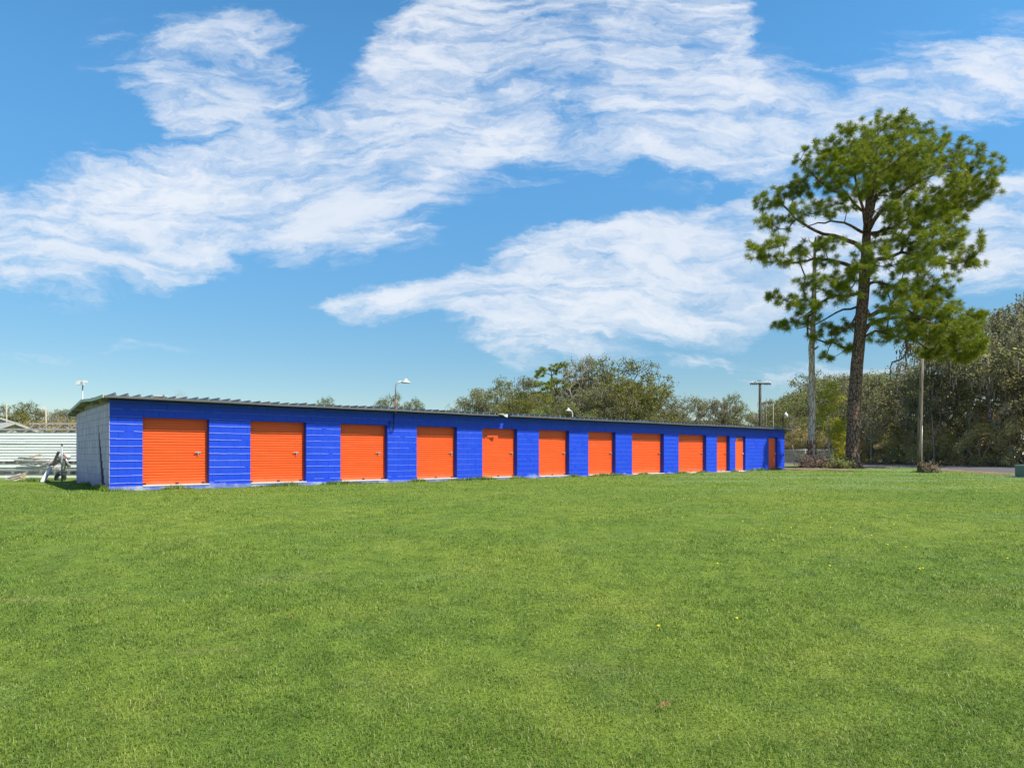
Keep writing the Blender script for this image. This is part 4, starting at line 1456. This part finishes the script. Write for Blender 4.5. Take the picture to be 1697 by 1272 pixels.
for k in range(14):
    px = -60+k*17
    plant_px('bush', px, 694+FR.uniform(-4, 6), 104, 'low brown thicket beyond the white panel stack', 'shrub', 'thickets beyond the panel stack', 1.1)
for k, root in PAT.items():
    if k not in used:
        for ch in list(root.children): bpy.data.objects.remove(ch)
        bpy.data.objects.remove(root)

# ------------------------------------------------------------------ poles, fences, utility box
def wood_pole():
    b = P(1524, 782, 36.5)
    root = empty('wooden_pole', (b.x, 36.5, float(ground_z(b.x, 36.5))))
    tag(root, 'bare leaning wooden pole at the lawn edge right of the pines', 'pole')
    mb = MB(); random.seed(11)
    mb.tube([(0, 0, -.2), (-.02, 0, 1.5), (.02, 0, 3.2), (.07, 0, 5.0), (.12, 0, 6.25)], [.13, .125, .115, .105, .095], 12, wob=.02)
    mb.build('post', M['polewood'], root)
    mb = MB(); mb.tube([(.128, -.02, .4), (.118, -.02, 2.6)], .018, 5); mb.build('conduit', M['galv'], root)
wood_pole()

def utility_pole():
    Z = 72.0
    x = (1259-848)/F*Z; zt = EYE+(752-634)/F*Z
    root = empty('utility_pole', (x, Z, 0))
    tag(root, 'dark utility pole with one crossarm standing behind the building roof', 'utility pole')
    mb = MB(); mb.tube([(0, 0, -.3), (0, 0, zt)], [.19, .14], 10); mb.build('post', M['darkpole'], root)
    mb = MB(); mb.beam((-1.12, -.12, zt-.12), (1.12, -.12, zt-.12), .10, .16); arm = mb.build('crossarm', M['darkpole'], root)
    for k, xx in enumerate((-1.08,-.86,-.62,-.42,.46,.62,.78,.94,1.08)):
        m2 = MB(); m2.tube([(xx, -.12, zt-.28), (xx, -.12, zt+random.uniform(.10, .24))], [.035, .03], 6); m2.build('insulator', M['galv'], arm)
    mb = MB(); mb.tube([(-.65, -.12, zt+.02), (-.3, -.1, zt+.22), (.1, -.05, zt+.24)], .035, 5); mb.build('jumper_wire', M['black'], arm)
utility_pole()
for px, py, lab in ((1269, 664, 'thin dark post just right of the utility pole'), (1281, 668, 'thin grey post between the utility pole and globe lamp')):
    Z = 70.0
    o = MB(); o.tube([(0, 0, -.2), (0, 0, EYE+(752-py)/F*Z)], .07 if px == 1269 else .035, 6)
    o = o.build('post', M['oakbark'] if px == 1269 else M['timber'])
    o.name = 'fence_post'
    o.location = ((px-848)/F*Z, Z, 0)
    tag(o, lab, 'post')

def chain_fence(name, label, a, b, h, posts, z0=0.0, toprail=True, cell=.075, wire=.002):
    a = Vector(a); b = Vector(b)
    L = (b-a).length
    root = empty(name, (a.x, a.y, z0), math.atan2(b.y-a.y, b.x-a.x))
    tag(root, label, 'fence')
    for t in posts:
        m2 = MB(); m2.tube([(t, .035, -.1), (t, .035, h+.03)], .03, 8); m2.lathe([(.034, 0), (.034, .02), (.0, .05)], (t, .035, h+.03), 8)
        m2.build('post', M['galv'], root)
    if toprail:
        m2 = MB(); m2.tube([(0, .0, h), (L, .0, h)], .021, 8); m2.build('top_rail', M['galv'], root)
    n = int(L/cell)
    p0 = []; p1 = []
    H = h-.05
    for i in range(-int(H/cell)-1, n+1):
        for sgn in (1, -1):
            x0 = i*cell if sgn > 0 else i*cell+H
            x1 = x0+sgn*H
            za, zb = .03, .03+H
            # clip to the run
            def clip(xa, za_, xb, zb_):
                for lo in (0.0, L):
                    pass
                return xa, za_, xb, zb_
            pts = [(x0, za), (x1, zb)]
            if min(x0, x1) < 0 or max(x0, x1) > L:
                t0, t1 = 0.0, 1.0
                dx = x1-x0
                for lim, s in ((0.0, 1), (L, -1)):
                    tt = (lim-x0)/dx
                    if s*(dx) > 0: t0 = max(t0, tt)
                    else: t1 = min(t1, tt)
                if t1 <= t0: continue
                pts = [(x0+dx*t0, za+(zb-za)*t0), (x0+dx*t1, za+(zb-za)*t1)]
            y = .004*sgn
            p0.append((pts[0][0], y, pts[0][1])); p1.append((pts[1][0], y, pts[1][1]))
    p0 = np.array(p0); p1 = np.array(p1)
    r = np.full(len(p0), wire)
    v, f = frustums(p0, p1, r, r, 3)
    mesh_np('wire_mesh', v, f, M['galv'], root)
    return root
chain_fence('chain_link_fence', 'sagging chain link fence in front of the white panel stack', (-27.5, 24.6), (-15.9, 24.6), 1.44, (10.8-.02, 7.6, 4.4, 1.2), -.02)
chain_fence('chain_link_fence', 'chain link fence between the building end and bleached trunk', (20.6, 51.5), (25.2, 51.8), 1.22, (.1, 2.25, 4.5), .14, wire=.0045)

def utility_box():
    x, y = 22.75, 29.2
    root = empty('utility_box', (x, y, float(ground_z(x, y))), .12)
    tag(root, 'green metal utility cabinet at the lawn edge by the road', 'utility box')
    mb = MB(); mb.box(-.38, .38, -.30, .30, 0.03, .50)
    body = mb.build('body', mat_plain('green_enamel', (0.13, 0.19, 0.15), .5, 0, .15), root)
    mb = MB(); mb.box(-.40, .40, -.32, .32, .502, .545); mb.box(-.36, .36, -.28, .28, .547, .565); mb.build('lid', mat_plain('pale_green_enamel', (0.34, 0.40, 0.36), .5), root)
    mb = MB(); mb.box(-.33, .33, -.312, -.302, .07, .46); dr = mb.build('door', mat_plain('green_enamel_door', (0.12, 0.18, 0.14), .5, 0, .1), root)
    mb = MB(); mb.box(.22, .28, -.335, -.314, .24, .33); mb.build('handle', M['galv'], dr)
    mb = MB(); mb.box(-.46, .46, -.38, .38, -.08, .028); mb.build('base_pad', M['threshold'], root)
utility_box()

# ------------------------------------------------------------------ yard at left
def panel_stack():
    root = empty('panel_stack', (-24, 29.2, 0))
    tag(root, 'long stack of white ribbed metal panels behind the wire fence', 'panel stack')
    def lap(z0, z1, n, y0):
        mb = MB(); h = (z1-z0)/n
        L0, L1 = -7.5, 7.6
        for k in range(n):
            a = z0+k*h; b = a+h
            for i in range(6):
                xa = L0+(L1-L0)*i/6; xb = L0+(L1-L0)*(i+1)/6
                w0, w1 = random.uniform(-.006, .006), random.uniform(-.006, .006)
                mb.quad((xa,y0-.035+w0,a),(xb,y0-.035+w1,a),(xb,y0-.012,b-.012),(xa,y0-.012,b-.012))
                mb.quad((xa,y0-.012,b-.012),(xb,y0-.012,b-.012),(xb,y0-.035,b),(xa,y0-.035,b))
        mb.box(L0, L1, y0-.008, y0+.9, z0, z1-.005)
        return mb
    lap(.72, 1.98, 10, 0).build('panel', M['siding'], root)
    lap(.44, .60, 1, -.12).build('panel', M['siding'], root)
    lap(.29, .40, 1, -.05).build('panel', M['siding'], root)
    lap(-.06, .13, 1, -.2).build('panel', M['siding'], root)
    mb = MB()
    for x in np.arange(-7.4, 7.5, .62):
        mb.box(x, x+.12, .05, .85, .13, .29); mb.box(x, x+.12, .0, .85, .40, .44); mb.box(x+.2, x+.3, .1, .85, .60, .72)
    mb.box(-7.5, 7.6, .35, .8, -.1, .72)
    mb.build('bearer', M['timber'], root)
panel_stack()

def lattice(name, label, x0, x1, y, z0, z1, dx, r, flip):
    root = empty(name, (x0, y, z0)); tag(root, label, 'truss')
    L = x1-x0; h = z1-z0
    for z in (0, h):
        m2 = MB(); m2.beam((0, 0, z), (L, 0, z), r, r); m2.build('chord', M['timber'], root)
    m2 = MB(); n = int(L/dx)
    for k in range(n):
        m2.beam((k*dx, 0, .02), (k*dx+dx*.42, 0, h-.02), r*.8, r*.8)
        m2.beam((k*dx+dx*.84, 0.03, .02), (k*dx+dx*.42, 0.03, h-.02), r*.8, r*.8)
    m2.build('lattice_bar', M['timber'], root)
lattice('steel_truss', 'upper lattice truss lying over the white panel stack', -23.0, -16.6, 31.6, 2.21, 2.47, .66, .075, 1)
lattice('steel_truss', 'lower lattice truss lying over the white panel stack', -25.0, -16.6, 31.2, 1.98, 2.19, .66, .075, 0)

def shed(name, label, px, py, Z, w, L, h, roofmat, dirv, rise):
    """little gabled shed; gable end faces the lawn"""
    ridge = P(px, py, Z)
    root = empty(name, (ridge.x, ridge.y, 0), dirv); tag(root, label, 'shed')
    zr = ridge.z; ze = zr-rise
    mb = MB()
    mb.poly([(-w, 0, 0), (w, 0, 0), (w, 0, ze), (0, 0, zr-.05), (-w, 0, ze)])
    mb.quad((-w,0,0),(-w,L,0),(-w,L,ze),(-w,0,ze)); mb.quad((w,0,0),(w,L,0),(w,L,ze),(w,0,ze))
    mb.build('wall', M['timber'], root)
    mb = MB()
    for s in (-1, 1):
        n = 14
        for k in range(n):
            a, b = -.2+(L+.4)*k/n, -.2+(L+.4)*(k+1)/n
            mb.quad((0,a,zr),(0,b,zr),(s*(w+.25),b,ze-.18),(s*(w+.25),a,ze-.18))
            mb.beam((0,a,zr+.02),(s*(w+.25),a,ze-.16),.05,.04)
        pass
    rf = mb.build('roof', roofmat, root)
    mb = MB()
    for s in (-1, 1): mb.beam((0,-.23,zr-.07),(s*(w+.25),-.23,ze-.24),.04,.14)
    mb.build('barge_board', M['timber'], rf)
shed('shed', 'grey metal roofed shed with dark gable behind the white panel stack', 22, 699.5, 44, 1.55, 6, 3.2, M['galv'], .95, .55)
shed('shed', 'white roofed shed far behind the yard at the picture edge', 0, 692.5, 70, 1.2, 6, 4, M['white'], .8, .35)

def yard_post(px, pyt, Z, lab, heads, mat, r=.035, lean=0.0):
    b = P(px, 752, Z); zt = EYE+(752-pyt)/F*Z
    root = empty('lamp_post', (b.x, Z, 0)); tag(root, lab, 'lamp post')
    m2 = MB(); m2.tube([(0, 0, -.1), (lean, 0, zt)], r, 8); m2.build('pole', mat, root)
    for dx in heads:
        m2 = MB(); m2.beam((lean+dx*.25, -.12, zt-.02), (lean+dx, -.16, zt-.05), .12, .15); m2.box(lean+dx*.6-.09, lean+dx*.6+.09, -.1, .06, zt, zt+.1)
        m2.build('lamp_head', M['white'], root)
yard_post(136.5, 634, 30, 'slim pole with two floodlights rising behind the left gable', (-.18, .16), M['galv'], .028)
yard_post(78, 676, 60, 'tan pole with one white lamp beyond the lattice trusses', (-.3,), M['tanpole'], .055, -.15)
def tpost():
    Z = 60; b = P(10.5, 752, Z); zt = EYE+(752-668)/F*Z
    root = empty('yard_pole', (b.x, Z, 0)); tag(root, 'tan yard pole with a crossbar at the picture edge', 'pole')
    m2 = MB(); m2.tube([(0,0,-.1),(0,0,zt)], .055, 8); m2.build('post', M['tanpole'], root)
    m2 = MB(); m2.beam((-1.2,0,zt-.9),(.5,0,zt-.85),.07,.07); m2.beam((.3,0,zt-.9),(.03,0,zt-1.3),.05,.05); m2.build('crossbar', M['tanpole'], root)
tpost()

# scrap between fence and panels
def scrap(name, label, cat, mat, pts, r, sides=6, group=None):
    a = Vector(pts[0])
    m2 = MB(); m2.tube([Vector(p)-a for p in pts], r, sides)
    o = m2.build(name, mat); o.location = a
    return tag(o, label, cat, group)
ZS = 26.3
def q(px, py, dz=0): return P(px, py, ZS+dz)
m2 = MB(); a = P(83, 775, 24.45); b = P(69.5, 804, 23.9); b.z = 0.0
m2.beam((0,0,0), a-b, .11, .09)
o = m2.build('plank', M['white']); o.location = b; tag(o, 'white plank leaning against the wire fence', 'plank')
m2 = MB(); a = P(97, 748, 25.0); b = P(88, 768, 25.2); m2.beam((0,0,0), a-b, .09, .04); o = m2.build('plank', M['darkstuff']); o.location = b; tag(o, 'dark board sticking up out of the scrap behind the fence', 'plank')
m2 = MB(); a = P(84, 771, 25.4); b = P(103, 760, 25.4)
m2.beam((0,0,0), b-a, .34, .05)
o = m2.build('sheet_metal', M['darkstuff']); o.location = a; tag(o, 'dark slanting sheet lying on the scrap behind the fence post', 'scrap sheet')
rs = random.Random(4)
for k in range(44):
    x0 = rs.uniform(22, 72); x1 = x0+rs.uniform(14, 42); y = rs.uniform(758, 777)
    dz = rs.uniform(-.5, .9)
    scrap('scrap_pipe', 'thin grey scrap pipe lying in the heap behind the wire fence', 'pipe', M[rs.choice(['galv', 'timber', 'timber', 'pale_trim', 'pale_trim'])], [q(x0, y, dz), q((x0+x1)/2, y+rs.uniform(-2, 2), dz), q(x1, y+rs.uniform(-4, 3), dz)], rs.uniform(.015, .04), group='scrap pipes behind the fence')
for k in range(14):
    x0 = rs.uniform(95, 105); y = rs.uniform(755, 764)
    scrap('bent_pipe', 'bent rusty pipe in the tangle right of the fence post', 'pipe', M[rs.choice(['timber', 'rust', 'black', 'galv'])], [q(x0, y), q(x0+4, y+rs.uniform(-3, 3)), q(x0+8, y+rs.uniform(2, 9)), q(x0+9+rs.uniform(-2, 4), y+rs.uniform(9, 17))], rs.uniform(.02, .05), group='bent pipes by the fence post')
def tyre(px, py, lab):
    m2 = MB()
    m2.lathe([(.10,-.06),(.17,-.07),(.21,-.04),(.22,0),(.21,.04),(.17,.07),(.10,.06),(.10,-.06)], (0,0,0), 18, 'y')
    o = m2.build('tyre', M['darkstuff']); o.location = q(px, py, -.4); o.rotation_euler = (.3, 0, 1.1); tag(o, lab, 'tyre')
tyre(99.5, 791, 'dark small tyre standing on the ground by the fence post')
tb = MB()
c = q(112, 757, .2)
tb.lathe([(.01,.09),(.08,.08),(.11,0),(.09,-.08),(.02,-.09)], (0,0,0), 12)
o = tb.build('bucket', M['white']); o.location = c; o.rotation_euler = (1.1, .4, .3); tag(o, 'white bucket on top of the tangle by the fence post', 'bucket')
for k in range(9):
    x0 = rs.uniform(4, 20); x1 = rs.uniform(30, 41); y = rs.uniform(787, 798)
    m2 = MB(); a = P(x0, y+2, 25.6); b = P(x1, y-rs.uniform(2, 6), 25.9)
    m2.beam((0,0,0), b-a, .09, .03); o = m2.build('board', M['timber' if k < 6 else 'newwood']); o.location = a
    tag(o, 'weathered board in the low pile behind the fence' if k < 6 else 'yellowish board in the low pile behind the fence', 'board', 'weathered boards in the low pile' if k < 6 else 'yellowish boards in the low pile')
m2 = MB(); a = q(50, 757); b = q(68, 753); m2.beam((0,0,0), b-a, .12, .05); o = m2.build('board', M['newwood']); o.location = a; tag(o, 'yellow board lying on top of the scrap heap', 'board')
m2 = MB(); b = P(38, 799, 25.2); m2.beam((0,0,0), (.05,0,.36), .09, .05); o = m2.build('stake', M['newwood']); o.location = b; tag(o, 'short pale stake standing by the low board pile', 'stake')

# ------------------------------------------------------------------ grass
def grass():
    rng = np.random.default_rng(77)
    V = []; Fc = []; base = 0
    n0 = 760000
    u0 = rng.random(n0)
    yy = 1.9*(53.0/1.9)**u0
    sel = yy < 6.5+5.0*rng.random(n0)
    for fine in (True, False):
        y = yy[sel] if fine else yy[~sel]
        n = len(y)
        x = (rng.random(n)*2-1)*(.95*y+1.2)
        w = (.00075*y+.0012)*(1.0 if fine else 1.35)
        h = .034+.0008*y
        # keep to the lawn
        lx = (x-CX)*D[0]+(y-CY)*D[1]; ls = (x-CX)*NRM[0]+(y-CY)*NRM[1]
        ok = ~((lx > -.02) & (lx < LEN+.02) & (ls > -.04) & (ls < DEP+.02))
        lim = np.interp(y, [0, 18, 30.6, 36.5, 49, 60], [20, 20.6, 23.7, 25.3, 26.4, 26.4])
        ok &= x < lim+rng.normal(0, .25, n)
        ok &= ~(litter_in(x, y) & (rng.random(n) < .93))
        ok &= ~((ls > DEP) & (lx > -3))
        ok &= ~((y > 28.2) & (x < -10))
        x = x[ok]; y = y[ok]; w = w[ok]; h = h[ok]; n = len(x)
        z = ground_z(x, y)-.004
        # clumpiness: blades lean together in patches
        a = rng.uniform(0, 6.283, n)
        pl = np.sin(x*1.7+2*np.sin(y*.9))+np.cos(y*2.1+1.5*np.sin(x*1.3))
        pl2 = np.sin(x*7.3+3*np.sin(y*3.1))*np.cos(y*6.1+2.5*np.sin(x*4.7))
        hh = h*rng.uniform(.40, 1.2, n)*(1+.14*pl+.30*pl2)
        lean = rng.uniform(.35, 1.5, n)
        dx, dy = np.cos(a), np.sin(a)
        sx, sy = -dy*w*.5, dx*w*.5
        rw = rng.uniform(.6, 1.3, n)
        sx *= rw; sy *= rw
        p = np.stack([x, y, z], -1)
        s = np.stack([sx, sy, 0*sx], -1)
        m_ = p+np.stack([dx*hh*lean*.25, dy*hh*lean*.25, hh*.55], -1)
        t = p+np.stack([dx*hh*lean, dy*hh*lean, hh*(1-.45*np.minimum(lean, 1.5))], -1)
        if fine:
            v = np.stack([p-s, p+s, m_+s*.8, m_-s*.8, t], 1).reshape(-1, 3)
            b = (np.arange(n)*5)[:, None]
            f = np.concatenate([b+[[0, 1, 2]], b+[[0, 2, 3]], b+[[3, 2, 4]]], 0)
        else:
            v = np.stack([p-s, p+s, t], 1).reshape(-1, 3)
            f = np.arange(n*3).reshape(-1, 3)
        V.append(v); Fc.append(f+base); base += len(v)
    # taller uncut grass and weeds against the wall foot, posts and trunks
    t = rng.random(9000)*(LEN+.3)-.15
    sd = -.05-np.abs(rng.normal(0, .09, 9000))
    ex, ey = CX+D[0]*t+NRM[0]*sd, CY+D[1]*t+NRM[1]*sd
    t2 = rng.random(2600)*DEP
    s2 = -.03-np.abs(rng.normal(0, .08, 2600))
    ex = np.concatenate([ex, CX+D[0]*s2+NRM[0]*t2]); ey = np.concatenate([ey, CY+D[1]*s2+NRM[1]*t2])
    for bx, by, n_, r_ in ((P(1524, 782, 36.5).x, 36.5, 500, .35), (22.75, 29.2, 700, .55), (-16.7, 24.6, 300, .3), (-19.9, 24.6, 300, .3)):
        ex = np.concatenate([ex, bx+rng.normal(0, r_, n_)]); ey = np.concatenate([ey, by+rng.normal(0, r_, n_)])
    fx = rng.uniform(-27, -15.5, 5000); ex = np.concatenate([ex, fx]); ey = np.concatenate([ey, 24.6+rng.normal(0, .14, 5000)])
    n = len(ex)
    clump = np.clip(.6+.9*np.sin(ex*3.1+1.3*np.sin(ey*2.3)), .12, 1.5)
    hh = rng.uniform(.05, .15, n)*clump; a = rng.uniform(0, 6.283, n); w = rng.uniform(.008, .016, n)
    ez = ground_z(ex, ey)-.005
    p = np.stack([ex, ey, ez], -1); sv = np.stack([-np.sin(a)*w, np.cos(a)*w, 0*a], -1)
    ln = rng.uniform(.1, .7, n)
    tp = p+np.stack([np.cos(a)*hh*ln, np.sin(a)*hh*ln, hh], -1)
    V.append(np.stack([p-sv, p+sv, tp], 1).reshape(-1, 3)); Fc.append(np.arange(n*3).reshape(-1, 3)+base); base += n*3
    o = mesh_np('grass', np.concatenate(V), np.concatenate(Fc), M['blade'])
    tag(o, kind='stuff')
grass()

# little yellow flowers and one dry leaf on the lawn
wf = MB(); rs = random.Random(12)
fl_px = [(1184,807),(1130,862),(1230,868),(1262,880),(1310,879),(1375,878),(1414,881),(1443,892),(1470,908),(1500,912),(1523,949),(1528,948),(1374,944),(1188,940),(1617,816),(1668,931),(1502,858),(1360,862),(1480,874),(1220,1033),(1090,1046),(1620,806),(1280,900)]
M['flower'] = mat_plain('yellow_petal', (0.62, 0.60, 0.02), .6, 0, .1)
for k, (px, py) in enumerate(fl_px):
    yy = EYE*F/(py-752)
    for _ in range(6): yy = (EYE-float(ground_z((px-848)/F*yy, yy)))*F/(py-752)
    xx = (px-848)/F*yy
    m2 = MB(); s = .010+.0008*yy
    m2.lathe([(0, .0), (s*.6, .004), (s, .012), (s*.8, s*.5+.012), (0, s*.6+.012)], (0, 0, .034), 7)
    m2.tube([(0, 0, -.01), (0, 0, .036)], .002, 4)
    o = m2.build('yellow_flower', M['flower']); o.location = (xx, yy, float(ground_z(xx, yy)))
    tag(o, 'tiny yellow flower growing in the lawn', 'flower', 'yellow flowers in the lawn')
def dry_leaf(px, py, s, lab, mat):
    yy = EYE*F/(py-752)
    for _ in range(8): yy = (EYE-float(ground_z((px-848)/F*yy, yy)))*F/(py-752)
    xx = (px-848)/F*yy
    m2 = MB()
    n = 12; ring = []
    for k in range(n):
        a = 2*math.pi*k/n
        r = s*(1 if k % 2 == 0 else .55)*(1.2 if k in (0, 6) else .8)
        ring.append((r*math.cos(a), r*math.sin(a)*.8, .25*s*math.cos(2*a)+.4*s*abs(math.sin(a))))
    for k in range(n):
        m2.poly([(0, 0, 0), ring[k], ring[(k+1) % n]])
    m2.tube([(-s*1.1, 0, .2*s), (-s*1.7, .1*s, .3*s)], .003, 4)
    o = m2.build('dry_leaf', mat); o.location = (xx, yy, float(ground_z(xx, yy))+.045); o.rotation_euler = (.25, -.2, .4)
    tag(o, lab, 'leaf')
M['dryleaf'] = mat_plain('dry_leaf_skin', (0.24, 0.115, 0.04), .7, 0, .6, 30)
dry_leaf(1101, 1180, .038, 'curled brown dry leaf lying on the near lawn', M['dryleaf'])
dry_leaf(480, 1027, .022, 'small rusty dry leaf lying on the lawn at left', M['rust'])
